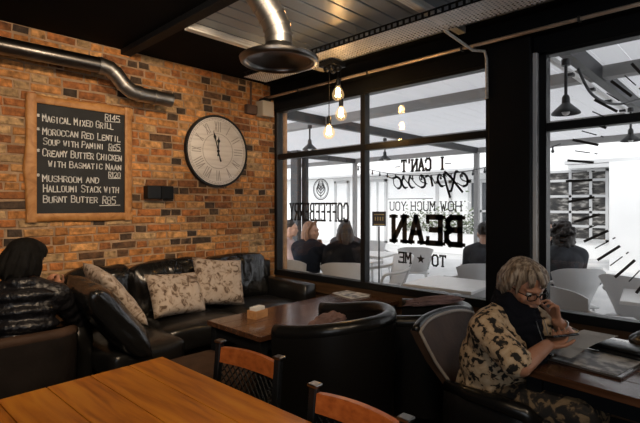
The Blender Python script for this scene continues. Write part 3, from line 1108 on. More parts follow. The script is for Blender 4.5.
for a, b_ in ((-1.64, -1.69), (-2.14, -2.19)):
    bm = new(); stroke(bm, (a, 1.845), (b_, 1.845), .008, .001, FW); obj('dash', bm, M['decal'], t, at=at)
bm = new()
script = [  # pen strokes in a 0..8 wide frame
    [(0, .35), (.45, .55), (.55, .9), (.3, 1.05), (.12, .7), (.2, .2), (.5, .08), (.85, .35)],
    [(.55, 1.15), (.8, 1.2), (1.05, .5), (1.35, -.25), (1.6, -.2)], [(1.55, 1.25), (1.2, .8), (.9, .2), (.6, -.35)],
    [(1.5, .9), (1.65, 1.05), (1.6, .2), (1.5, -.75)], [(1.62, .7), (1.95, 1.05), (2.15, .7), (2.0, .15), (1.66, .2)],
    [(2.4, .35), (2.6, .95), (2.62, .2)], [(2.6, .7), (2.8, 1.0), (3.0, .95)],
    [(3.0, .35), (3.4, .55), (3.5, .9), (3.3, 1.05), (3.12, .7), (3.2, .2), (3.5, .08), (3.85, .35)],
    [(3.85, .35), (4.2, .95), (4.22, 1.02), (4.4, .5), (4.25, .1), (4.0, .12)],
    [(4.4, .35), (4.75, .95), (4.78, 1.02), (4.95, .5), (4.8, .1), (4.55, .12)],
    [(5.3, 1.05), (5.05, .8), (5.08, .25), (5.35, .05), (5.62, .35), (5.6, .85), (5.3, 1.05), (5.7, .95), (6.2, 1.2)]]
for ln in script:
    pts = smooth_line(ln, 6)
    for i, (p, q) in enumerate(zip(pts, pts[1:])):
        f = lambda v: (-2.36 + v.x / 6.2 * .80 + v.y * .02, 1.645 + v.y * .105)
        dv = Vector(q) - Vector(p)
        stroke(bm, f(p), f(q), .019 if dv.y < 0 else .009, .001, FW)
obj('script_line', bm, M['decal'], t, at=at)
bm = new(); stroke(bm, (-2.02, 1.555), (-1.56, 1.555), .006, .001, FW); obj('dash', bm, M['decal'], t, at=at)
for wd_, a, b_ in (('HOW', -2.28, -2.09), ('MUCH', -2.04, -1.80), ('YOU', -1.75, -1.575)):
    bm = new(); write(bm, wd_, a, b_, 1.452, .075, .010, FW, .001, 1, .5, .008); obj('small_word', bm, M['decal'], t, at=at)
bm = new(); write(bm, 'BEAN', -2.27, -1.60, 1.175, .222, .048, FW, .001, 1, .55, .034); obj('large_word', bm, M['decal'], t, at=at)
bm = new(); write(bm, 'TO', -2.14, -2.01, .985, .088, .016, FW, .001, 1, .4, .010); obj('last_word', bm, M['decal'], t, at=at)
bm = new(); write(bm, 'ME', -1.80, -1.67, .985, .088, .016, FW, .001, 1, .4, .010)
obj('last_word', bm, M['decal'], t, at=at)
bm = new()
pts = [bm.verts.new((GX - .001, -1.905 + (.042 if k % 2 == 0 else .018) * math.sin(k * PI / 5), 1.03 + (.042 if k % 2 == 0 else .018) * math.cos(k * PI / 5))) for k in range(10)]
bm.faces.new(pts); obj('star', bm, M['decal'], t, at=at)

t = thing('dial_decal', 'ring of long and short dark strokes like a huge clock dial on the right window', 'window decal', (GX, -3.93, 1.68))
at = t.location.copy()
for nm, k0, ri, ro, wd in (('long_stroke', 0, .715, .865, .017), ('short_stroke', .5, .745, .835, .007), ('dot', .5, .70, .712, .008)):
    for k in range(38):
        a = R(8.5) + (k + k0) / 38 * 2 * PI
        if abs(math.sin(a)) * ro > .86 or math.cos(a) < -.15:
            continue
        bm = new()
        stroke(bm, (-3.93 + ri * math.cos(a), 1.68 + ri * math.sin(a)), (-3.93 + ro * math.cos(a), 1.68 + ro * math.sin(a)), wd, .001, FW)
        obj(nm, bm, M['decal'], t, at=at)


# ================================================================ FURNITURE
def sofa():
    t = thing('sofa', 'long black leather sofa with loose back cushions along the brick wall', 'sofa', (-1.4, -.45, 0))
    at = t.location.copy()
    bm = new(); b2(bm, (-2.43, -.80, .09), (-.22, -.03, .37), .015); b2(bm, (-2.30, -1.08, .09), (-1.80, -.5, .37), .015)
    obj('base', bm, M['leather_dull'], t, at=at)
    bm = new(); softbox(bm, (-2.44, -.14, .2), (-.2, -.025, .90), .03, 4, 0, 1, .003); obj('back_frame', bm, M['leather_dull'], t, True, at)
    for i, (a, b_) in enumerate(((-2.315, -1.795), (-1.795, -1.085), (-1.085, -.365))):
        bm = new(); softbox(bm, (a, -1.12 if i == 0 else -.86, .36), (b_, -.22, .565), .05, 9, .022, i, .010); obj('seat_cushion', bm, M['leather'], t, True, at)
        bm = new()
        mtx = Matrix.Translation((0, -.2, .55)) @ Matrix.Rotation(R(-9), 4, 'X') @ Matrix.Translation((0, .2, -.55))
        softbox(bm, (a + .01, -.34, .53), (b_ - .01, -.14, .985), .07, 12, .03, i + 4, .022, mtx)
        obj('back_cushion', bm, M['leather_wrinkled'], t, True, at)
    for a, b_ in ((-.365, -.2), (-2.445, -2.32)):
        bm = new(); softbox(bm, (a, -.84, .08), (b_, -.03, .72), .025, 5, .006, 2, .003); obj('arm', bm, M['leather'], t, True, at)
    for x in (-2.39, -.27):
        for y in (-.78, -.08):
            bm = new(); cyl(bm, (x, y, .09), (x, y, 0), .025, .018, 14); obj('foot', bm, M['black_metal'], t, 40, at)


sofa()


def print_cushion(label, c, w_, h_, t_, tilt, yaw, roll, seed, m='cushion', nm='cushion'):
    mtx = Matrix.Rotation(R(yaw), 4, 'Z') @ Matrix.Rotation(R(tilt), 4, 'X') @ Matrix.Rotation(R(roll), 4, 'Y')
    bm = new(); cushion(bm, w_, h_, t_, 20, mtx, .07, .014, seed)
    r = obj(nm, bm, M[m], None, True)
    r.location = c
    return tag(r, label, 'cushion')


g = print_cushion('leaf-print scatter cushion slumped on the sofa, the left one of the upright pair', (-1.54, -.50, .755), .50, .38, .16, -30, 6, 4, 1)
g['group'] = 'leaf-print scatter cushions'
g = print_cushion('leaf-print scatter cushion standing upright in the middle of the sofa near the corner', (-1.10, -.47, .80), .50, .44, .16, -22, -4, 8, 2)
g['group'] = 'leaf-print scatter cushions'
g = print_cushion('leaf-print scatter cushion seen edge-on behind the big shiny black cushion', (-2.10, -.62, .85), .50, .52, .13, 0, 84, 0, 3)
g.rotation_euler = (0, R(-38), 0); g['group'] = 'leaf-print scatter cushions'
g = print_cushion('big shiny black leather cushion leaning at the left end of the sofa', (-2.27, -.95, .775), .58, .60, .20, 0, 84, 0, 4, 'leather_wrinkled', 'leather_cushion')
g.rotation_euler = (0, R(-38), 0)

t = thing('ottoman', 'low brown leather ottoman in front of the black sofa, behind the pine table', 'ottoman', (-1.86, -1.44, 0))
bm = new(); softbox(bm, (-.235, -.28, .26), (.235, .28, .47), .04, 7, .02, 3, .006); obj('seat_pad', bm, M['leather_brown'], t, True)
bm = new(); b2(bm, (-.22, -.265, .08), (.22, .265, .27), .01); obj('base', bm, M['leather_dull'], t)
for sx in (-1, 1):
    for sy in (-1, 1):
        bm = new(); cyl(bm, (sx * .19, sy * .23, .08), (sx * .19, sy * .23, 0), .02, .016, 12); obj('foot', bm, M['black_metal'], t, 40)


def plank_table(name, label, loc, rotz, sx, sy, h, nb, mtop, mleg, along, th=.04, leg=.07, inset=.06, apron=True, gap=.0035):
    t = thing(name, label, 'table', loc, rotz)
    bm = new()
    L = sy if along == 'x' else sx
    for k in range(nb):
        a = -L / 2 + L * k / nb + gap / 2
        b_ = -L / 2 + L * (k + 1) / nb - gap / 2
        if along == 'x':
            b2(bm, (-sx / 2, a, h - th), (sx / 2, b_, h), .003, 2)
        else:
            b2(bm, (a, -sy / 2, h - th), (b_, sy / 2, h), .003, 2)
    obj('table_top', bm, mtop, t)
    if apron:
        bm = new()
        for s in (-1, 1):
            b2(bm, (-sx / 2 + inset, s * (sy / 2 - inset) - .011, h - th - .08), (sx / 2 - inset, s * (sy / 2 - inset) + .011, h - th))
            b2(bm, (s * (sx / 2 - inset) - .011, -sy / 2 + inset, h - th - .08), (s * (sx / 2 - inset) + .011, sy / 2 - inset, h - th))
        b2(bm, (-sx / 2 + inset, -sy / 2 + inset, h - th - .012), (sx / 2 - inset, sy / 2 - inset, h - th - .001))
        obj('apron', bm, mleg, t)
    for a in (-1, 1):
        for c in (-1, 1):
            bm = new()
            X, Y = a * (sx / 2 - inset), c * (sy / 2 - inset)
            b2(bm, (X - leg / 2, Y - leg / 2, 0), (X + leg / 2, Y + leg / 2, h - th), .004, 1)
            obj('leg', bm, mleg, t)
    return t


plank_table('pine_table', 'orange pine plank table filling the lower left foreground', (-2.79, -2.66, 0), R(1.5), .86, 1.5, .75, 5, M['pine'], M['black_metal'], 'y')
plank_table('coffee_table', 'dark wooden table between the black sofa and the black barrel chair', (-.85, -1.42, 0), 0, 1.56, .62, .655, 4, M['dark_wood'], M['black_paint'], 'x', .035, .06, .05, True, .002)
plank_table('dining_table', 'dark wooden table with papers where the person in the floral blouse sits', (-.935, -3.92, 0), R(-6), .86, 1.35, .75, 5, M['dark_wood_y'], M['black_paint'], 'y', .035, .07, .07, True, .002)
plank_table('side_table', 'dark table against the brick wall under the elbow of the person in the puffer jacket', (-2.93, -.42, 0), 0, .94, .72, .75, 4, M['brown_wood'], M['black_paint'], 'x', .035, .06, .05, True, .002)


# ladder-back chairs with a wooden top rail and a black woven back
def ladder_chair(label, loc, rotz, group):
    t = thing('wooden_chair', label, 'chair', loc, rotz, group)
    W = .192
    bk = -.20
    lean = lambda z: bk - max(0, z - .45) * .10
    for s in (-1, 1):
        bm = new()
        pts = [(s * W, bk + .02, 0), (s * W, bk, .45), (s * W, lean(.84), .845)]
        for p, q in zip(pts, pts[1:]):
            p, q = Vector(p), Vector(q)
            box(bm, (p + q) / 2, (.034, .030, (q - p).length + .004), rodm(q - p), .004, 1)
        post = obj('back_post', bm, M['black_metal'], t)
        bm = new(); box(bm, (s * W, lean(.848), .848), (.044, .040, .012), None, .004, 2); obj('post_cap', bm, M['dark_steel'], post)
        bm = new(); box(bm, (s * (W - .01), .18, .22), (.034, .034, .44), None, .003, 1); obj('leg', bm, M['black_metal'], t)
        bm = new(); b2(bm, (s * (W - .006) - .011, bk, .16), (s * (W - .006) + .011, .17, .185)); obj('stretcher', bm, M['black_metal'], t)
    bm = new()
    sec = []
    for i in range(17):
        x = -W + .016 + (2 * W - .032) * i / 16
        bow = -.018 * (1 - (x / W) ** 2)
        top = .822 + .010 * (1 - (x / W) ** 2)
        sec.append([(x, lean(.74) + bow - .011, .757), (x, lean(.74) + bow + .011, .757), (x, lean(.83) + bow + .011, top), (x, lean(.83) + bow - .011, top)])
    sweep(bm, sec, lambda i: sec[i])
    obj('top_rail', bm, M['orange_wood'], t, 40)
    bm = new()
    z0, z1 = .50, .752
    for k in range(-6, 15):
        for s in (-1, 1):
            a = Vector((-W + .02 + k * .034, z0)) if s > 0 else Vector((W - .02 - k * .034, z0))
            d = Vector((s * .82, 1))
            pts = []
            for q in range(13):
                p = a + d * (z1 - z0) * q / 12
                if abs(p.x) <= W - .018:
                    pts.append((p.x, lean(p.y) - .018 * (1 - (p.x / W) ** 2) + s * .003, p.y))
            if len(pts) > 1:
                tube(bm, pts, .0036, 5)
    obj('woven_back', bm, M['black_paint'], t)
    bm = new(); b2(bm, (-W + .015, lean(.49) - .012, .478), (W - .015, lean(.49) + .012, .505), .004, 1); obj('lower_rail', bm, M['black_metal'], t)
    bm = new(); softbox(bm, (-W - .005, bk + .015, .435), (W + .005, .215, .475), .015, 5, .004, 2, .001); obj('seat', bm, M['orange_wood'], t, True)
    return t


ladder_chair('orange-railed wooden chair between the pine table and the dark table', (-2.443, -2.384, 0), R(96), 'ladder-back chairs along the pine table')
ladder_chair('orange-railed wooden chair nearest the camera, lower middle of the photo', (-2.526, -3.065, 0), R(91), 'ladder-back chairs along the pine table')


# upholstered tub chairs: a U-shaped shell with a rolled rim
def tub_chair(label, loc, rotz, w_, rc, arm, hb, ha, roll, mshell, mrim, group='leather tub chairs', thick=.075, flare=.02, seat=.44, rim_label=None):
    t = thing('tub_chair', label, 'chair', loc, rotz, group)
    path = []
    n = 14
    path += [Vector((-w_, arm * (1 - k / 6))) for k in range(6)]
    if rc < w_:
        c1, c2 = Vector((-w_ + rc, 0)), Vector((w_ - rc, 0))
        for k in range(n + 1):
            a = PI + k / n * PI / 2
            path.append(c1 + rc * Vector((math.cos(a), math.sin(a))))
        for k in range(1, 8):
            path.append(Vector((c1.x + (c2.x - c1.x) * k / 8, -rc)))
        for k in range(n + 1):
            a = 1.5 * PI + k / n * PI / 2
            path.append(c2 + rc * Vector((math.cos(a), math.sin(a))))
    else:
        for k in range(2 * n + 1):
            a = PI + k / (2 * n) * PI
            path.append(rc * Vector((math.cos(a), math.sin(a))))
    path += [Vector((w_, arm * (k + 1) / 6)) for k in range(6)]
    N = len(path)
    nor = []
    for i in range(N):
        d = (path[min(i + 1, N - 1)] - path[max(i - 1, 0)]).normalized()
        nor.append(Vector((d.y, -d.x)))          # outward
    ymin, ymax = min(p.y for p in path), max(p.y for p in path)
    H = []
    for p in path:
        f = (p.y - ymin) / (ymax - ymin)
        f = f * f * (3 - 2 * f)
        H.append(hb + (ha - hb) * f)

    def P(i, off, z):
        q = path[i] + nor[i] * off
        return (q.x, q.y, z)
    secs = []
    for i in range(N):
        h = H[i]
        s = [P(i, -.012, .09), P(i, 0, .25), P(i, flare * .5, h * .6), P(i, flare, h - roll), P(i, flare, h - roll * .5), P(i, flare - thick, h - roll * .5), P(i, flare * .5 - thick, h * .7), P(i, -thick, seat - .06), P(i, -thick, .09)]
        secs.append(s)
    bm = new(); sweep(bm, secs, lambda i: secs[i]); obj('shell', bm, mshell, t, 50)
    bm = new()
    tube(bm, [P(i, flare - thick / 2, H[i] - roll * .5) for i in range(N)], [max(roll * .5, thick * .56)] * N, 14)
    o = obj('rolled_rim', bm, mrim, t, True)
    if rim_label:
        o['label'] = rim_label
    bm = new()
    softbox(bm, (-w_ + thick + .004, -rc + thick + .03, seat - .10), (w_ - thick - .004, arm - .01, seat), .05, 7, .02, 3, .004); obj('seat_cushion', bm, mshell, t, True)
    bm = new(); b2(bm, (-w_ + .03 + rc * .25, -rc * .75, .085), (w_ - .03 - rc * .25, arm - .02, seat - .09), .01); obj('base', bm, M['leather_dull'], t)
    for sx in (-1, 1):
        for y in (-rc * .55, arm - .06):
            bm = new(); cyl(bm, (sx * (w_ - rc * .3 - .01), y, .095), (sx * (w_ - rc * .3 - .01), y, 0), .022, .016, 12); obj('leg', bm, M['black_metal'], t, 40)
    return t


# facing (-.35, .94): local +y -> (-sin, cos)
tub_chair('black leather barrel chair facing the dark table, its rounded back towards the camera', (-1.43, -2.20, 0), R(20), .335, .335, .24, .895, .835, .085, M['leather_dull'], M['leather'])
tub_chair('squarish dark brown leather tub chair at the left edge behind the pine table', (-2.89, -.95, 0), R(-2), .40, .16, .34, .775, .66, .05, M['leather_brown_dark'], M['leather_brown'], thick=.06)
tub_chair('black leather tub chair by the window with a folded cloth on its rim', (-.57, -2.30, 0), R(28), .30, .30, .20, .80, .76, .09, M['leather_dull'], M['leather'])


# the woman's chair: tall brown flared back with pale piping
def wing_chair():
    t = thing('tub_chair', 'brown leather chair with pale piped edges that the person in the floral blouse sits on', 'chair', (-1.04, -3.0, 0), R(180), 'leather tub chairs')
    # local +y is the facing direction
    n = 20
    th = .05
    inner, outer, edge = [], [], []
    secs = []
    for i in range(n + 1):
        u = i / n * 2 - 1
        rows_f, rows_b = [], []
        for z, wd, dy in ((.42, .165, -.14), (.55, .205, -.19), (.70, .26, -.25), (.80, .295, -.29), (.86, .310, -.315)):
            x = u * wd
            y = dy + .045 * abs(u) ** 2.2
            zz = z - .035 * abs(u) ** 3 * (z > .6)
            rows_f.append((x, y, zz)); rows_b.append((x * 1.06, y - th, zz))
        secs.append(rows_f + rows_b[::-1])
        edge.append(rows_f)
    bm = new(); sweep(bm, secs, lambda i: secs[i]); obj('backrest', bm, M['leather_brown'], t, 60)
    pts = edge[0] + [e[-1] for e in edge[1:-1]] + edge[-1][::-1]
    bm = new(); tube(bm, pts, .009, 8); obj('piping', bm, M['piping'], t, True, label='pale piping around the backrest')
    bm = new()
    top = [(e[-1][0] * 1.03, e[-1][1] - th * .5, e[-1][2] + .004) for e in edge]
    tube(bm, top, .022, 12); obj('top_roll', bm, M['leather'], t, True)
    bm = new(); softbox(bm, (-.255, -.17, .30), (.255, .28, .44), .05, 8, .015, 5, .004); obj('seat_cushion', bm, M['leather_brown_dark'], t, True)
    bm = new(); b2(bm, (-.25, -.16, .09), (.25, .24, .32), .01); obj('base', bm, M['leather_dull'], t)
    for s in (-1, 1):
        bm = new()
        tube(bm, [(s * .265, -.14, .565), (s * .30, .0, .57), (s * .31, .14, .57), (s * .305, .27, .56), (s * .295, .32, .52)], [.030, .034, .037, .040, .036], 14); obj('arm', bm, M['leather'], t, True)
        bm = new(); softbox(bm, (s * .30 - .022, -.14, .09), (s * .30 + .022, .30, .555), .02, 4, 0, 1, .002); obj('arm_panel', bm, M['leather_dull'], t, True)
        for y in (-.15, .24):
            bm = new(); cyl(bm, (s * .24, y, .09), (s * .24, y, 0), .022, .016, 12); obj('leg', bm, M['black_metal'], t, 40)


wing_chair()


# ================================================================ SMALL THINGS ON THE FURNITURE
t = thing('caddy', 'small wooden sachet box standing on the dark table before the sofa', 'box', (-1.32, -1.31, .656), R(10))
bm = new()
for a, b_ in (((-.065, -.045, 0), (.065, -.037, .06)), ((-.065, .037, 0), (.065, .045, .06)), ((-.065, -.037, 0), (-.057, .037, .06)), ((.057, -.037, 0), (.065, .037, .06)), ((-.057, -.037, 0), (.057, .037, .008))):
    b2(bm, a, b_)
obj('wooden_box', bm, M['box_wood'], t)
for k in range(7):
    bm = new(); x = -.048 + k * .016
    box(bm, (x, 0, .045), (.008, .06, .075), Matrix.Rotation(R(random.uniform(-8, 8)), 3, 'Y'))
    obj('sachet', bm, M['paper'], t)
t = thing('menu', 'printed menu sheets lying at the window end of the dark table', 'menu', (-.195, -1.275, .656), R(-12))
for k in range(3):
    bm = new(); box(bm, (.006 * k, .005 * k, .004 + .004 * k), (.21, .297, .003), Matrix.Rotation(R(k * 5), 3, 'Z')); obj('sheet', bm, M['print'] if k == 2 else M['paper'], t)


def crumple(name, label, cat, loc, size, m, rotz=0, seed=0, amp=1.):
    bm = new()
    bmesh.ops.create_icosphere(bm, subdivisions=5, radius=1)
    for v in bm.verts:
        p = v.co.copy()
        k = 1 + amp * .28 * mnoise.noise(p * 2.2 + Vector((seed, 0, 0))) + amp * .16 * (1 - abs(mnoise.noise(p * 4 + Vector((0, seed, 0)))) * 2)
        v.co = Vector((p.x * size[0] * k, p.y * size[1] * k, p.z * size[2] * k if p.z > 0 else p.z * size[2] * .5))
    o = obj(name, bm, m, None, True)
    o.location = loc; o.rotation_euler = (0, 0, rotz)
    return tag(o, label, cat)


crumple('cloth', 'crumpled brown and mauve cloth lying inside the black barrel chair', 'cloth', (-1.29, -2.02, .735), (.22, .085, .055), M['mauve_cloth'], R(20), 3)
crumple('bag', 'dark brown bag under the mauve cloth on the seat of the black barrel chair', 'bag', (-1.33, -2.06, .55), (.18, .14, .15), M['brown_cloth'], R(20), 8)
crumple('cloth', 'folded dark mauve cloth lying over the rim of the tub chair by the window', 'cloth', (-.67, -2.42, .835), (.22, .05, .035), M['mauve_cloth'], R(-22), 5)

# on the woman's table
t = thing('folder', 'large dark clipboard folder with papers lying flat by the reading person', 'folder', (-1.0, -3.46, .751), R(-9))
bm = new(); b2(bm, (-.15, -.17, 0), (.17, .15, .012), .003, 1); obj('cover', bm, M['folder'], t)
bm = new(); b2(bm, (-.13, -.15, .012), (.15, .13, .016)); obj('page', bm, M['print'], t)
t = thing('wallet', 'thick black wallet lying at the right end of the folder', 'wallet', (-.80, -3.53, .768), R(-12))
bm = new(); softbox(bm, (-.075, -.14, 0), (.075, .13, .022), .01, 5, .004, 2, .002); obj('lower_flap', bm, M['leather_dull'], t, True)
bm = new(); softbox(bm, (-.07, -.135, .022), (.07, .125, .042), .009, 5, .004, 4, .002); obj('upper_flap', bm, M['leather'], t, True)
crumple('bag', 'rounded grey leather bag at the right edge of the photo by the reading person', 'bag', (-.66, -3.70, .80), (.12, .15, .085), M['leather'], 0, 11, .25)


# ================================================================ PEOPLE
def frame(origin, yaw, pitch=0., roll=0.):
    """local axes: x = own right, y = forward, z = up; yaw 0 faces +y, positive pitch looks down"""
    return Matrix.Translation(Vector(origin)) @ Matrix.Rotation(R(yaw), 4, 'Z') @ Matrix.Rotation(R(-pitch), 4, 'X') @ Matrix.Rotation(R(roll), 4, 'Y')


def head_shapes(bm, H, k=1., seg=16, face=True):
    P = lambda x, y, z: H @ Vector((x * k, y * k, z * k))
    Q = H.to_3x3()

    def E(c, r):
        ell(bm, P(*c), [v * k for v in r], Q, seg, 12)

    def Cp(a, b, r0, r1=None):
        cap_shape(bm, P(*a), P(*b), r0 * k, (r0 if r1 is None else r1) * k, 12)
    E((0, -.014, .034), (.073, .094, .084))
    E((0, .026, -.030), (.059, .062, .074))
    E((0, .060, -.094), (.024, .022, .020))
    for s in (-1, 1):
        Cp((s * .050, .0, -.045), (s * .020, .055, -.092), .018, .016)
        E((s * .036, .060, -.026), (.024, .022, .024))
        E((s * .074, -.008, -.006), (.011, .020, .032))
        if face:
            Cp((s * .012, .086, .026), (s * .044, .070, .026), .012, .010)
    Cp((0, .084, .018), (0, .104, -.026), .009, .013)
    if face:
        for s in (-1, 1):
            E((s * .012, .094, -.030), (.010, .010, .008))
        Cp((-.016, .086, -.056), (.016, .086, -.056), .008)
        Cp((-.013, .085, -.067), (.013, .085, -.067), .008)
    Cp((0, -.020, -.06), (0, -.045, -.175), .052, .056)


def hand_shapes(bm, W, d, n, thumb, curl=(25, 30, 20), k=1., spread=4., tcurl=25):
    """W wrist, d along the palm, n palm-side normal, thumb = +1/-1 side along d x n"""
    d = Vector(d).normalized()
    n = (Vector(n) - d * Vector(n).dot(d)).normalized()
    lat = d.cross(n) * thumb
    W = Vector(W)
    L, wd = .088 * k, .078 * k
    for i, o in enumerate((-.36, -.12, .12, .36)):
        cap_shape(bm, W + lat * o * wd * .6 + d * .012 * k, W + d * L + lat * o * wd, .0135 * k, .0115 * k, 10)
    for i, (o, fl) in enumerate(((.37, .070), (.125, .079), (-.125, .073), (-.37, .057))):
        p = W + d * (L - .004 * abs(i - 1) * k) + lat * o * wd
        ang = 0.
        base = (d + lat * math.tan(R(spread * (1.5 - i)))).normalized()
        r = .0090 * k
        for j, fr in enumerate((.44, .31, .25)):
            ang += R(curl[j] * (1 + .12 * i))
            v = base * math.cos(ang) + n * math.sin(ang)
            q = p + v * fl * fr * k
            cap_shape(bm, p, q, r, r * .90, 10)
            p, r = q, r * .90
    p = W + d * .022 * k + lat * wd * .36
    v = (d * .62 + lat * .72 + n * .25).normalized()
    q = p + v * .042 * k
    cap_shape(bm, p, q, .0135 * k, .0105 * k, 10)
    v2 = (v * math.cos(R(tcurl)) + (d * .8 - lat * .5 + n * .4).normalized() * math.sin(R(tcurl))).normalized()
    q2 = q + v2 * .030 * k
    cap_shape(bm, q, q2, .0105 * k, .0095 * k, 10)
    cap_shape(bm, q2, q2 + (v2 + n * .3).normalized() * .022 * k, .0095 * k, .008 * k, 10)


def hair_shapes(bm, H, style, k=1., seed=0):
    """strands as many tapered locks laid over the skull"""
    rnd = random.Random(seed)
    P = lambda v: H @ (Vector(v) * k)
    Q = H.to_3x3()
    ell(bm, P((0, -.026, .048)), [.080 * k, .094 * k, .086 * k], Q, 20, 14)
    crown = Vector((0.012, -.02, .128))
    if style in ('bob', 'full_bob'):
        dz = -.035 if style == 'full_bob' else 0
        ell(bm, P((0, -.050, dz)), [.086 * k, .080 * k, (.085 - dz * .6) * k], Q, 18, 12)
        for i in range(60 if not dz else 120):
            a = R(rnd.uniform(-205, 25)) if i < 46 else R(rnd.uniform(32, 148))
            ca, sa = math.cos(a), math.sin(a)
            front = sa > .35
            end_z = rnd.uniform(-.075, -.04) + dz if not front else rnd.uniform(.036, .058)
            if abs(ca) > .8 and sa > -.1:
                end_z = rnd.uniform(-.045, .0) + dz * 1.6
            pts = []
            for j in range(6):
                u = j / 5
                th = u * 1.65
                rr = math.sin(min(th, PI / 2)) * (1.06 + rnd.uniform(-.02, .03))
                z = .034 + .096 * math.cos(th) if th < PI / 2 else .034 - (u - .95) / .05 * 0
                z = crown.z + (end_z - crown.z) * u ** 1.5
                x, y = .086 * ca * rr, -.022 + .108 * sa * rr
                pts.append(P((x * (1 - .10 * max(0, u - .8) * 5 * (not front)), y, z)))
            rad = [.010 * k, .013 * k, .014 * k, .014 * k, .012 * k, .006 * k]
            chain(bm, pts, rad)
    elif style == 'long':
        ell(bm, P((0, -.055, -.02)), [.082 * k, .072 * k, .10 * k], Q, 18, 12)
        for i in range(44):
            a = R(rnd.uniform(-200, 20))
            ca, sa = math.cos(a), math.sin(a)
            end_z = rnd.uniform(-.20, -.15)
            pts = []
            for j in range(6):
                u = j / 5
                z = crown.z + (end_z - crown.z) * u ** 1.4
                rr = math.sin(min(u * 2.2, PI / 2)) * (1.05 + rnd.uniform(-.03, .04))
                pts.append(P((.085 * ca * rr, -.025 + .095 * sa * rr, z)))
            chain(bm, pts, [.012 * k, .015 * k, .015 * k, .015 * k, .013 * k, .006 * k])
        for s in (-1, 1):
            for i in range(3, 6):
                chain(bm, [P((0, .02 + .01 * i, .125)), P((s * .05, .062 - .01 * i, .09)), P((s * .078, .045 - .012 * i, .03)), P((s * .080, .03 - .012 * i, -.06)), P((s * .074, .02 - .012 * i, -.14))], [.010 * k, .013 * k, .013 * k, .012 * k, .006 * k])
    elif style == 'curly':
        for i in range(110):
            a, b = rnd.uniform(-PI, PI), rnd.uniform(-.75, 1.5)
            if math.sin(a) > .35 and b < .55:
                continue
            c = Vector((math.cos(a) * math.cos(b) * .104, -.03 + math.sin(a) * math.cos(b) * .108, .030 + math.sin(b) * .112))
            r = rnd.uniform(.018, .028) * k
            ell(bm, P(c), (r, r, r), None, 10, 7)
        for i in range(30):
            a = R(rnd.uniform(-185, 5))
            c = Vector((math.cos(a) * .095, -.03 + math.sin(a) * .09, rnd.uniform(-.12, -.03)))
            r = rnd.uniform(.018, .028) * k
            ell(bm, P(c), (r, r, r), None, 10, 7)
    elif style == 'short':
        for i in range(50):
            a, b = rnd.uniform(-PI, PI), rnd.uniform(-.25, 1.5)
            if math.sin(a) > .2 and b < .75:
                continue
            c = Vector((math.cos(a) * math.cos(b) * .078, -.02 + math.sin(a) * math.cos(b) * .096, .036 + math.sin(b) * .090))
            t_ = Vector((rnd.uniform(-1, 1), rnd.uniform(-.3, 1), rnd.uniform(-.6, .2))) * .018
            cap_shape(bm, P(c), P(c + t_), .011 * k, .006 * k, 8)


def trim_face(o, H, k=1.):
    """nothing"""
    return o


def limb_cloth(bm, a, b, c, r0, r1, r2):
    chain(bm, [a, b, c], [r0, r1, r2])


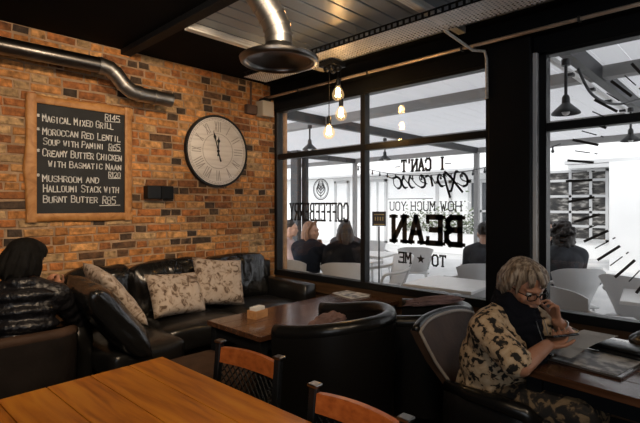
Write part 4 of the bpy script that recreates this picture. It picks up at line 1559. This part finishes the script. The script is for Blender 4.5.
def sitter(label, base, yaw, hair, hair_m, coat_m, arms=('lap', 'lap'), head=(0, 0, 0), lean=.0, k=1., style_seed=0, voxel=.011, legs_m='black_cloth', twist=0., skin='skin_pale', coat_r=.014, puffy=False):
    """a seated person; base = point on the floor under the pelvis"""
    t = thing('person', label, 'person', base, 0)
    B = Matrix.Translation(Vector(base)) @ Matrix.Rotation(R(yaw), 4, 'Z')
    T = B @ Matrix.Translation((0, 0, .5)) @ Matrix.Rotation(R(-lean), 4, 'X') @ Matrix.Rotation(R(twist), 4, 'Z') @ Matrix.Translation((0, 0, -.5))
    p = lambda x, y, z: T @ Vector((x, y, z))
    q = lambda x, y, z: B @ Vector((x, y, z))
    H = T @ Matrix.Translation((0, .045, 1.165)) @ Matrix.Rotation(R(head[0]), 4, 'Z') @ Matrix.Rotation(R(-head[1] + lean), 4, 'X') @ Matrix.Rotation(R(head[2]), 4, 'Y')

    def torso(bm, g):
        Q = T.to_3x3()
        ell(bm, p(0, .0, .56), (.165 + g, .125 + g, .12 + g), Q, 20, 12)
        ell(bm, p(0, .01, .72), (.145 + g, .105 + g, .16 + g), Q, 20, 12)
        ell(bm, p(0, .0, .88), (.165 + g, .112 + g, .14 + g), Q, 20, 12)
        for s in (-1, 1):
            cap_shape(bm, p(s * .06, -.012, 1.0), p(s * .165, -.005, .955), .052 + g, .055 + g, 12)
    J = {}
    for s, a in ((1, arms[0]), (-1, arms[1])):
        sh = p(s * .175, 0, .95)
        if a == 'lap':
            e, w_ = p(s * .235, .06, .70), p(s * .12, .27, .63)
        elif a == 'table':
            e, w_ = p(s * .225, .17, .745), p(s * .10, .38, .785)
        elif a == 'chin':
            e, w_ = p(s * .17, .27, .775), p(s * .075, .185, .985)
        elif a == 'cheek':
            e, w_ = p(s * .28, .20, .775), p(s * .165, .13, .985)
        elif a == 'back':
            e, w_ = p(s * .27, -.02, .76), p(s * .22, .20, .73)
        J[s] = (sh, e, w_, a)

    def legs(bm, g):
        for s in (-1, 1):
            chain(bm, [q(s * .09, 0, .53), q(s * .12, .42, .53), q(s * .12, .40, .10)], [.082 + g, .060 + g, .042 + g])
            ell(bm, q(s * .12, .47, .045), (.042 + g, .12, .042), B.to_3x3(), 12, 8)
    bm = new()
    torso(bm, 0); legs(bm, 0)
    for s in (-1, 1):
        sh, e, w_, a = J[s]
        chain(bm, [sh, e, w_], [.047, .038, .027])
        d = (w_ - e).normalized()
        if a in ('chin', 'cheek'):
            up = T.to_3x3() @ Vector((-s * .25, -.15, 1))
            hand_shapes(bm, w_, up, T.to_3x3() @ Vector((-s * .5, -.9, 0)), s, (55, 60, 40), .98)
        else:
            hand_shapes(bm, w_, d, Vector((0, 0, -1)), -s, (18, 22, 15), .98)
    head_shapes(bm, H, k)
    body = fuse('body', bm, voxel, 2, M[skin], t, base)
    bm = new(); torso(bm, coat_r)
    for s in (-1, 1):
        sh, e, w_, a = J[s]
        if puffy:
            for (u, v, r0, r1, n_) in ((sh, e, .078, .068, 4), (e, w_, .066, .052, 4)):
                for i in range(n_ + 1):
                    c = u.lerp(v, i / n_); r = r0 + (r1 - r0) * i / n_
                    ell(bm, c, (r, r, r), None, 14, 10)
        else:
            chain(bm, [sh, e, e.lerp(w_, .90)], [.053 + coat_r, .044 + coat_r, .032 + coat_r])
    if puffy:
        for i in range(6):
            z = .52 + i * .088
            ell(bm, p(0, -.005, z), (.195 + .006 * (i % 2), .150, .056), T.to_3x3(), 20, 10)
        bm_c = [p(.075 * math.cos(a / 12 * 2 * PI), -.01 + .07 * math.sin(a / 12 * 2 * PI), 1.035) for a in range(13)]
        chain(bm, bm_c, [.032] * 13)
    else:
        bm_c = [p(.066 * math.cos(a / 12 * 2 * PI), -.012 + .064 * math.sin(a / 12 * 2 * PI), 1.022) for a in range(13)]
        chain(bm, bm_c, [.022] * 13)
    fuse('jacket', bm, voxel, 3, M[coat_m], t, base)
    bm = new(); legs(bm, .012); ell(bm, q(0, .0, .54), (.175, .14, .10), B.to_3x3(), 16, 10)
    fuse('trousers', bm, voxel, 2, M[legs_m], t, base)
    bm = new(); hair_shapes(bm, H, hair, k, style_seed)
    fuse('hair', bm, voxel * .72, 1, M[hair_m], t, base)
    return t


# ---------------------------------------------------------------- the reader at the right-hand table
def reader():
    base = (-1.12, -3.06, 0)
    t = thing('person', 'person in a floral blouse, dark scarf and glasses, reading a phone at the right table', 'person', base)
    yaw = 180.
    HC = Vector((-1.13, -3.185, 1.095))
    H = frame(HC, yaw - 28, 22, 3)
    hips = Vector((-1.10, -3.02, .53))
    rs, ls = Vector((-1.345, -3.085, .905)), Vector((-.955, -3.13, .915))
    re, rw = Vector((-1.44, -3.285, .800)), Vector((-1.262, -3.335, .862))
    le, lw = Vector((-.90, -3.36, .790)), Vector((-.995, -3.30, .915))

    def torso(bm, g):
        ell(bm, hips + Vector((0, 0, .03)), (.20 + g, .16 + g, .13 + g), None, 22, 14)
        ell(bm, (-1.12, -3.04, .70), (.205 + g, .165 + g, .17 + g), None, 22, 14)
        ell(bm, (-1.145, -3.075, .84), (.195 + g, .145 + g, .14 + g), None, 22, 14)
        ell(bm, (-1.14, -3.125, .81), (.165 + g, .095 + g, .10 + g), None, 20, 12)
        cap_shape(bm, (-1.16, -3.095, .955), rs, .062 + g, .066 + g)
        cap_shape(bm, (-1.12, -3.10, .955), ls, .062 + g, .066 + g)
    kn = [Vector((-1.235, -3.47, .585)), Vector((-1.02, -3.46, .55))]
    an = [Vector((-1.20, -3.44, .10)), Vector((-1.02, -3.40, .10))]
    hp = [Vector((-1.21, -3.03, .52)), Vector((-1.01, -3.03, .52))]

    def legs(bm, g):
        for i in range(2):
            chain(bm, [hp[i], kn[i], an[i]], [.098 + g, .066 + g, .043 + g])
            ell(bm, an[i] + Vector((0, -.07, -.055)), (.042 + g, .12, .04), None, 12, 8)
    bm = new()
    torso(bm, -.01); legs(bm, 0)
    chain(bm, [rs, re, rw], [.052, .045, .029])
    chain(bm, [ls, le, lw], [.052, .043, .029])
    # right hand under the phone
    hand_shapes(bm, rw, (.20, -.05, .02), (-.10, -.1, 1), 1, (26, 38, 26), .95, 3)
    # left hand against the cheek
    hand_shapes(bm, lw, (-.16, .12, .95), (-.62, .60, -.1), -1, (30, 40, 30), .95, 3)
    head_shapes(bm, H, 1.02, 20)
    cap_shape(bm, (-1.14, -3.12, .94), HC + Vector((.0, .045, -.07)), .068, .056)
    fuse('body', bm, .0056, 2, M['skin'], t, base)
    # blouse with sleeves to the elbow
    bm = new(); torso(bm, .012)
    chain(bm, [rs, rs.lerp(re, .88)], [.078, .070]); chain(bm, [ls, ls.lerp(le, .85)], [.078, .066])
    for s_, e_ in ((rs, re), (ls, le)):
        c = s_.lerp(e_, .9); cyl(bm, c - (e_ - s_).normalized() * .05, c + (e_ - s_).normalized() * .012, .066, .074, 20)
    for k in range(9):
        a = k / 9 * 2 * PI
        chain(bm, [(-1.11 + .19 * math.cos(a), -3.03 + .155 * math.sin(a), .62), (-1.11 + .222 * math.cos(a), -3.03 + .185 * math.sin(a), .50)], [.02, .024])
    fuse('blouse', bm, .009, 3, M['floral'], t, base)
    bm = new(); legs(bm, .014); ell(bm, hips, (.20, .16, .10), None, 18, 10)
    fuse('trousers', bm, .010, 2, M['floral_trouser'], t, base)
    # scarf: loops round the neck, two hanging ends
    bm = new()
    nb = HC + Vector((.0, .055, -.155))
    for j, (rr, dz, r) in enumerate(((.078, .100, .024), (.090, .066, .030), (.100, .026, .032), (.108, -.016, .030), (.108, -.05, .026))):
        chain(bm, [nb + Vector((rr * math.cos(a / 16 * 2 * PI), -.01 + rr * .95 * math.sin(a / 16 * 2 * PI), dz + .012 * math.sin(a * 1.7 + j) - .03 * (math.sin(a / 16 * 2 * PI) < 0))) for a in range(17)], [r] * 17)
    for dx in (-.062, -.022, .022, .062):
        chain(bm, [nb + Vector((dx * .8, -.085, -.04)), nb + Vector((dx, -.128 + abs(dx) * .2, -.11)), nb + Vector((dx * 1.1, -.158 + abs(dx) * .2, -.20)), nb + Vector((dx * 1.2, -.165 + abs(dx) * .2, -.28))], [.024, .025, .024, .020])
    fuse('scarf', bm, .006, 1, M['scarf'], t, base)
    bm = new(); hair_shapes(bm, H @ Matrix.Translation((0, 0, .002)), 'bob', 1.05, 4)
    fuse('hair', bm, .0056, 1, M['hair_blond'], t, base)
    # eyes (lids lowered), glasses
    Pp = lambda x, y, z: H @ Vector((x, y, z))
    for s in (-1, 1):
        bm = new(); ell(bm, Pp(s * .032, .074, .006), (.0125, .0125, .0125), None, 14, 10)
        e = obj('eye', bm, M['eye'], t, True, base)
        bm = new(); ell(bm, Pp(s * .032, .0835, .002), (.0056, .0056, .0056), None, 10, 8)
        obj('iris', bm, M['iris'], e, True, base)
    bm = new()
    for s in (-1, 1):
        ring = []
        for k in range(24):
            a = k / 24 * 2 * PI
            ca, sa = math.cos(a), math.sin(a)
            ring.append(Pp(s * .034 + .025 * math.copysign(abs(ca) ** .75, ca), .104 - .10 * abs(s * .034 + .025 * ca) ** 1.1 * 1.6, .002 + .0175 * math.copysign(abs(sa) ** .75, sa)))
        tube(bm, ring, .0026, 6, True)
        tube(bm, [Pp(s * .060, .094, .010), Pp(s * .078, .06, .012), Pp(s * .082, -.005, .010)], .0024, 6)
    tube(bm, [Pp(-.010, .104, .006), Pp(0, .108, .010), Pp(.010, .104, .006)], .0026, 6)
    obj('glasses', bm, M['glasses'], t, True, base, label='dark-rimmed spectacles')
    bm = new()
    d = (lw - le).normalized()
    c = lw - d * .03
    u = d.orthogonal().normalized(); v = d.cross(u)
    tube(bm, [c + (u * math.cos(a / 20 * 2 * PI) + v * math.sin(a / 20 * 2 * PI)) * .036 for a in range(20)], .005, 8, True)
    obj('bracelet', bm, M['steel'], t, True, base)
    bm = new()
    nk = [HC + Vector((.05 * math.cos(a), -.075 - .05 * abs(math.sin(a)), -.15 - .16 * math.sin(a))) for a in [k / 14 * PI for k in range(15)]]
    tube(bm, nk, .002, 6); obj('necklace', bm, M['dark_steel'], t, True, base)
    return t


reader()
# phone in the right hand, leaflet under it
rot = (Matrix.Rotation(R(62), 3, 'Z') @ Matrix.Rotation(R(16), 3, 'Y')) 
t = thing('phone', 'dark phone held in the right hand of the person in the floral blouse', 'phone', (-1.165, -3.365, .893))
bm = new(); box(bm, (0, 0, 0), (.074, .148, .010), rot, .006, 3); obj('case', bm, M['phone'], t)
bm = new(); box(bm, rot @ Vector((0, 0, .0055)), (.066, .136, .001), rot); obj('screen', bm, M['screen'], t)
bm = new()
n = 10
rows = []
for i in range(n + 1):
    u = i / n
    o_ = Vector((-1.16, -3.335, .80)) + Vector((.255, -.135, 0)) * u + Vector((0, 0, .075 * u + .014 * math.sin(u * PI)))
    rows.append([bm.verts.new(o_ + Vector((.055, .105, -.012)) * (j - .5) * 1.6) for j in range(2)])
for A, B_ in zip(rows, rows[1:]):
    bm.faces.new((A[0], A[1], B_[1], B_[0]))
g = bmesh.ops.solidify(bm, geom=bm.faces[:], thickness=.0012)
tag(obj('leaflet', bm, M['paper'], None, True), 'printed leaflet propped up slanting above the dark folder, under the phone', 'leaflet')
bm = new()
# ---------------------------------------------------------------- the person at the left edge
bm.free()
sitter('person in a shiny black puffer jacket at the left edge, seen from behind', (-2.75, -.90, 0), -22, 'full_bob', 'hair_black', 'puffer', ('cheek', 'table'), (-44, 14, 8), 8, 1.08, 21, .009, 'black_cloth', 0, 'skin', .02, True)


# ================================================================ OUTSIDE, BEYOND THE GLASS
bm = new(); b2(bm, (.14, -14, -.12), (30, 22, 0)); struct(obj('patio_floor', bm, M['paving']))
# tan reveal of the brick pier next to the left pane
bm = new(); b2(bm, (.10, -.02, 0), (.14, .16, 2.9)); struct(obj('trim_9', bm, M['tan']))

# patio roof: white boards, steel purlins and rafters
bm = new()
y = -9.
while y < 12:
    b2(bm, (.14, y + .004, 2.80), (6.6, y + .196, 2.812)); y += .2
struct(obj('patio_roof', bm, M['roof_board']))
bm = new()
for x in (1.5, 4.2, 6.55):
    b2(bm, (x - .07, -9, 2.69), (x + .07, 12, 2.80))
struct(obj('purlin_beam', bm, M['grey_steel']))
for y in (-6.4, -2.93, .62, 4.2):
    bm = new(); b2(bm, (.14, y - .04, 2.67), (6.6, y + .04, 2.80)); struct(obj('rafter_beam', bm, M['dark_beam']))
bm = new(); b2(bm, (.10, -9, 2.60), (.16, .2, 2.82)); struct(obj('trim_10', bm, M['dark_beam']))
for k, (x, y) in enumerate(((6.5, .62), (6.5, 4.2), (6.5, -6.4))):
    bm = new(); b2(bm, (x - .05, y - .05, 0), (x + .05, y + .05, 2.7)); struct(obj('trim_%d' % (11 + k), bm, M['grey_steel']))
t = thing('light_track', 'pale light track with small clips under the dark patio rafter seen through the right window', 'light track', (2.2, -2.84, 2.66))
bm = new(); b2(bm, (-1.9, -.02, -.02), (2.6, .02, .01)); obj('rail', bm, M['facade'], t)
for x in (-1.3, -.6, .1, .8):
    bm = new(); b2(bm, (x - .03, -.03, -.045), (x + .03, .03, -.018)); obj('clip', bm, M['lamp_black'], t)
bm = new(); tube(bm, smooth_line([(.72, -2.95, 2.62), (.95, -3.0, 2.44), (1.3, -3.1, 2.40), (1.7, -3.25, 2.50), (2.1, -3.4, 2.62)], 6), .012, 8)
tag(obj('cable', bm, M['lamp_black'], None, True), 'black cable looping between lamps under the patio roof beyond the right window', 'cable')


def patio_lamp(label, loc, drop):
    t = thing('patio_lamp', label, 'lamp', loc, 0, 'black patio pendant lamps')
    bm = new(); lathe(bm, [(.105, 0), (.103, .012), (.085, .032), (.060, .055), (.040, .075), (.030, .085), (.028, .13), (.018, .15), (.001, .15)], (0, 0, 0), 28)
    lathe(bm, [(.105, 0), (.095, .01), (.06, .045), (.03, .06), (.001, .06)], (0, 0, 0), 28)
    obj('lamp_shade', bm, M['lamp_black'], t, 40)
    bm = new(); cyl(bm, (0, 0, .14), (0, 0, drop), .012, None, 10); obj('rod', bm, M['lamp_black'], t, 40)
    bm = new(); cyl(bm, (0, 0, drop - .05), (0, 0, drop), .032, None, 14); obj('ceiling_cup', bm, M['lamp_black'], t, 40)
    bm = new(); ell(bm, (0, 0, .018), (.03, .03, .03)); obj('bulb', bm, M['white_plastic'], t, True)


patio_lamp('black patio pendant lamp seen through the upper part of the left window pane', (1.15, .62, 2.29), .355)
patio_lamp('black patio pendant lamp beyond the middle pane, above the slogan lettering', (2.97, .62, 2.27), .375)
patio_lamp('black patio pendant lamp in the upper right window, nearest the black pillar', (.46, -2.93, 2.215), .43)
patio_lamp('black patio pendant lamp cut by the right edge of the photo', (2.95, -2.93, 2.25), .395)


# the white building across the patio
def across():
    t = thing('building', 'white rendered building across the patio with doors and a shop window', 'building', (11, 2, 0))
    at = t.location.copy()
    bm = new(); b2(bm, (11, -14, 0), (11.4, 24, 6)); obj('wall', bm, M['facade'], t, at=at)
    def opening(y0, y1, z0, z1, m, bars=(), fr=.09, zb=()):
        bm = new()
        b2(bm, (10.93, y0, z0), (11, y0 + fr, z1)); b2(bm, (10.93, y1 - fr, z0), (11, y1, z1)); b2(bm, (10.93, y0, z1 - fr), (11, y1, z1)); b2(bm, (10.93, y0, z0), (11, y1, z0 + fr * .7))
        for b_ in bars:
            b2(bm, (10.94, b_ - .035, z0), (11, b_ + .035, z1))
        for z in zb:
            b2(bm, (10.94, y0, z - .035), (11, y1, z + .035))
        f = obj('door_frame' if z0 < .3 else 'shop_frame', bm, M['facade_grey'], t, at=at)
        bm = new(); b2(bm, (10.975, y0 + .02, z0 + .02), (10.998, y1 - .02, z1 - .02)); obj('pane', bm, m, f, at=at)
    opening(-1.05, .55, .50, 2.50, M['shop_goods'], (-.62, -.10), .07, (2.2, 1.75, 1.3, .9))
    opening(2.1, 3.0, .05, 2.35, M['dark_glass'], (2.55,), .12, (1.3,))
    opening(3.6, 4.2, .05, 2.35, M['facade'], (), .10)
    opening(6.3, 7.2, .05, 2.5, M['facade'], (6.75,), .10)
    opening(8.2, 9.0, .05, 2.5, M['facade'], (), .10)
    opening(13.4, 14.3, .0, 2.5, M['dark_glass'], (), .16)
    bm = new(); b2(bm, (10.4, -14, 2.62), (11, -.1, 2.72)); b2(bm, (10.5, 1.5, 2.62), (11, 18, 2.70)); obj('canopy', bm, M['facade_grey'], t, at=at)
    for y in (-8, -5.2, -2.4, .4):
        bm = new(); b2(bm, (10.4, y, 2.50), (10.5, y + 2.2, 2.60)); obj('awning_rail', bm, M['facade_grey'], t, at=at)
    # blank white gable in front, at the right
    bm = new(); b2(bm, (8.6, -6.5, 0), (11, -1.55, 2.48)); obj('annex_wall', bm, M['facade'], t, at=at)


across()
# dark door posts beyond the seated group
for k, (x, y, s) in enumerate(((2.0, 1.815, .10), (2.11, 1.70, .05))):
    bm = new(); b2(bm, (x - s / 2, y - s / 2 - .04, 0), (x + s / 2, y + s / 2 + .04, 2.45), .006, 1)
    tag(obj('post', bm, M['lamp_black']), ('thicker dark post behind the seated group, at the left edge of the left pane', 'thinner dark post to the right of the thicker one behind the seated group')[k], 'post')
# string of festoon bulbs
t = thing('string_light', 'string of small dark festoon bulbs hanging across the patio', 'string lights', (5, 0, 2.4))
at = t.location.copy()
pts = []
for k in range(41):
    u = k / 40
    pts.append(Vector((6.5 - .9 * u, 4.2 - 5.6 * u, 2.62 - .42 * (1 - (2 * u - 1) ** 2))))
bm = new(); tube(bm, pts, .010, 6); obj('cord', bm, M['lamp_black'], t, True, at)
for p in pts[1::2]:
    bm = new(); cyl(bm, p, p - Vector((0, 0, .06)), .016, None, 8); ell(bm, p - Vector((0, 0, .085)), (.028, .028, .034), None, 10, 8)
    obj('bulb', bm, M['lamp_black'], t, True, at)
# sign on a thin stand
t = thing('sign', 'small black board with gold lettering on a thin stand among the white chairs', 'sign', (1.40, -.42, 0))
Y90 = Matrix.Rotation(R(-48), 4, 'Z')
bm = new(); cyl(bm, (0, 0, 0), (0, 0, 1.22), .011, None, 10); cyl(bm, (0, 0, 0), (0, 0, .015), .12, None, 24); obj('stand', bm, M['lamp_black'], t, 40)
bm = new(); box(bm, (0, 0, 1.32), (.18, .012, .19), Matrix.Rotation(R(-46), 3, 'Z')); bd = obj('board', bm, M['lamp_black'], t)
rz = Matrix.Rotation(R(-46), 3, 'Z')
F = lambda x, z, d: tuple(rz @ Vector((x, -.0065 - d, 1.32 + z)))
bm = new()
for z, a, b_ in ((.055, -.06, .06), (-.075, -.065, .065)):
    stroke(bm, (a, z), (b_, z), .012, .001, F)
for k in range(4):
    stroke(bm, (-.05 + .033 * k, -.02), (-.05 + .033 * k, .02), .012, .001, F)
obj('gold_marks', bm, M['sign_gold'], bd)


# planter with a white-flowering shrub
def planter(label, loc, sy, n, seed):
    t = thing('planter', label, 'planter', loc)
    rnd = random.Random(seed)
    bm = new(); b2(bm, (-.22, -sy / 2, 0), (.22, sy / 2, .62), .015, 1); obj('trough', bm, M['facade'], t)
    bl, bf = new(), new()
    for k in range(n):
        c = Vector((rnd.gauss(0, .15), rnd.uniform(-.5, .5) * sy, .66 + abs(rnd.gauss(0, .36))))
        a = Vector((rnd.uniform(-1, 1), rnd.uniform(-1, 1), rnd.uniform(-.5, 1))).normalized()
        b_ = a.orthogonal().normalized()
        s = rnd.uniform(.05, .09)
        T_ = bl if rnd.random() < .7 else bf
        if T_ is bf:
            ell(T_, c, (.03, .03, .026), None, 6, 4)
        else:
            v = [T_.verts.new(c + q) for q in (-a * s, b_ * s * .4 + a * .0, a * s, -b_ * s * .4)]
            T_.faces.new(v)
    obj('foliage', bl, M['leaf'], t); obj('blossom', bf, M['flower'], t, True)


planter('long white planter with a pale flowering shrub across the patio', (9.6, 3.35, 0), 2.6, 1300, 4)


# moulded white armchairs
def patio_chair():
    t = thing('patio_chair', 'x', 'chair', (0, 0, 0), 0, 'white moulded patio chairs')
    n = 20
    secs = []
    for i in range(n + 1):
        u = i / n * 2 - 1
        row_i, row_o = [], []
        for z, hw, dy in ((.44, .17, -.16), (.52, .175, -.205), (.62, .205, -.235), (.74, .245, -.262), (.855, .27, -.285)):
            x = u * hw
            y = dy + .10 * abs(u) ** 2.2
            h = z - (.05 * abs(u) ** 4 if z > .8 else 0)
            row_i.append((x, y, h)); row_o.append((x * 1.03, y - .014, h))
        secs.append(row_i + row_o[::-1])
    bm = new(); sweep(bm, secs, lambda i: secs[i]); obj('back_shell', bm, M['chair_white'], t, 50)
    for s in (-1, 1):
        bm = new()
        q = [(s * .235, -.17, .70), (s * .275, -.06, .665), (s * .285, .08, .65), (s * .275, .18, .635), (s * .245, .215, .56), (s * .215, .20, .45)]
        q = [(*smooth_line([(k[0], k[1]) for k in q], 4)[j], smooth_line([(k[2], 0) for k in q], 4)[j][0]) for j in range(21)]
        tube(bm, q, .019, 8); obj('arm', bm, M['chair_white'], t, True)
    bm = new(); softbox(bm, (-.215, -.20, .425), (.215, .225, .455), .014, 6, -.004, 1, 0); obj('seat', bm, M['chair_white'], t, True)
    for sx in (-1, 1):
        for sy in (-1, 1):
            bm = new(); cyl(bm, (sx * .17, sy * .16, .435), (sx * .215, sy * .215, 0), .016, .012, 10); obj('leg', bm, M['tray_steel'], t, 40)
    return t


pc = patio_chair()
chairs = [
    ('white patio chair furthest back on the left beyond the small sign', (2.97, .81), 150),
    ('white patio chair nearer the glass in front of the furthest one, below the sign', (1.45, -.55), 60),
    ('white patio chair seen square from behind below the large slogan word', (2.85, -.05), -55),
    ('white patio chair under the person in the grey jacket beside the pillar', (1.60, -1.62), -42),
    ('white patio chair behind the dark-haired person outside the left pane', (.62, -.50), -52),
    ('white patio chair under the auburn-haired person outside the left pane', (.44, .12), -80),
    ('white patio chair under the curly-haired person outside the right window', (1.93, -2.55), -50),
    ('white patio chair with rounded arms closest to the right window', (.66, -3.02), -128),
    ('white patio chair at the right edge of the photo behind the white table', (1.72, -3.22), -110),
    ('white patio chair turned towards the far table near the tall pillar', (3.6, -1.2), 100),
]
for i, (lb, (x, y), rz_) in enumerate(chairs):
    if i == 0:
        pc.location = (x, y, 0); pc.rotation_euler = (0, 0, R(rz_)); pc['label'] = lb
    else:
        dup(pc, (x, y, 0), R(rz_), lb)


def patio_table():
    t = thing('patio_table', 'x', 'table', (0, 0, 0), 0, 'white square patio tables')
    bm = new(); b2(bm, (-.34, -.34, .715), (.34, .34, .745), .008, 2); obj('table_top', bm, M['table_white'], t)
    bm = new(); cyl(bm, (0, 0, .02), (0, 0, .715), .03, None, 16); obj('pedestal', bm, M['tray_steel'], t, 40)
    bm = new(); lathe(bm, [(.001, 0), (.22, 0), (.22, .012), (.05, .03), (.03, .04), (.001, .04)], (0, 0, 0), 32); obj('foot_plate', bm, M['tray_steel'], t, 40)
    return t


pt = patio_table()
for i, (lb, (x, y), rz_) in enumerate([
        ('white patio table just outside the glass behind the tub chairs', (.62, -1.86), 4),
        ('white patio table outside the right window at the edge of the photo', (1.15, -3.52), 8),
        ('white patio table beside the seated group outside the left pane', (1.30, .02), 0),
        ('white patio table in the middle of the patio behind the slogan lettering', (2.25, .35), 10),
        ('white patio table in front of the person in the grey jacket', (2.45, -1.50), 12),
        ('white patio table beyond the curly-haired person', (2.56, -2.32), 0)]):
    if i == 0:
        pt.location = (x, y, 0); pt.rotation_euler = (0, 0, R(rz_)); pt['label'] = lb
    else:
        dup(pt, (x, y, 0), R(rz_), lb)

# people on the patio
sitter('auburn-haired person in a dark jacket in profile outside the left pane, hand at chin', (.54, .07, 0), -80, 'long', 'hair_auburn', 'navy', ('chin', 'table'), (-88, 4, 0), 6, 1.05, 1, .012, coat_r=.032)
sitter('dark-haired person in a black jacket outside the left pane, seen from behind', (.70, -.44, 0), -45, 'long', 'hair_dark', 'black_cloth', ('table', 'table'), (10, 6, 0), 6, 1.05, 2, .012, coat_r=.032)
sitter('dark-haired person half hidden between the two seated people outside the left pane', (1.72, .42, 0), 120, 'short', 'hair_dark', 'grey_cloth', ('lap', 'lap'), (0, 0, 0), 4, 1.0, 3, .014)
sitter('person in a pale pink top at the far left of the patio group', (.98, 1.02, 0), -150, 'short', 'hair_dark', 'pink_cloth', ('table', 'table'), (0, 0, 0), 8, 1.0, 4, .014)
sitter('short-haired person in a dark grey jacket beside the black pillar', (1.70, -1.70, 0), -75, 'short', 'hair_dark', 'grey_cloth', ('table', 'table'), (0, 8, 0), 6, 1.06, 5, .012)
sitter('curly-haired person in a dark jacket seen from behind through the right window', (1.98, -2.50, 0), -50, 'curly', 'hair_dark', 'grey_cloth', ('table', 'table'), (0, 4, 0), 4, 1.06, 6, .012, coat_r=.03)
sitter('person facing the glass, half hidden at the left frame of the right window', (3.13, -1.93, 0), 125, 'short', 'hair_dark', 'black_cloth', ('lap', 'lap'), (0, 0, 0), 4, 1.0, 7, .014)
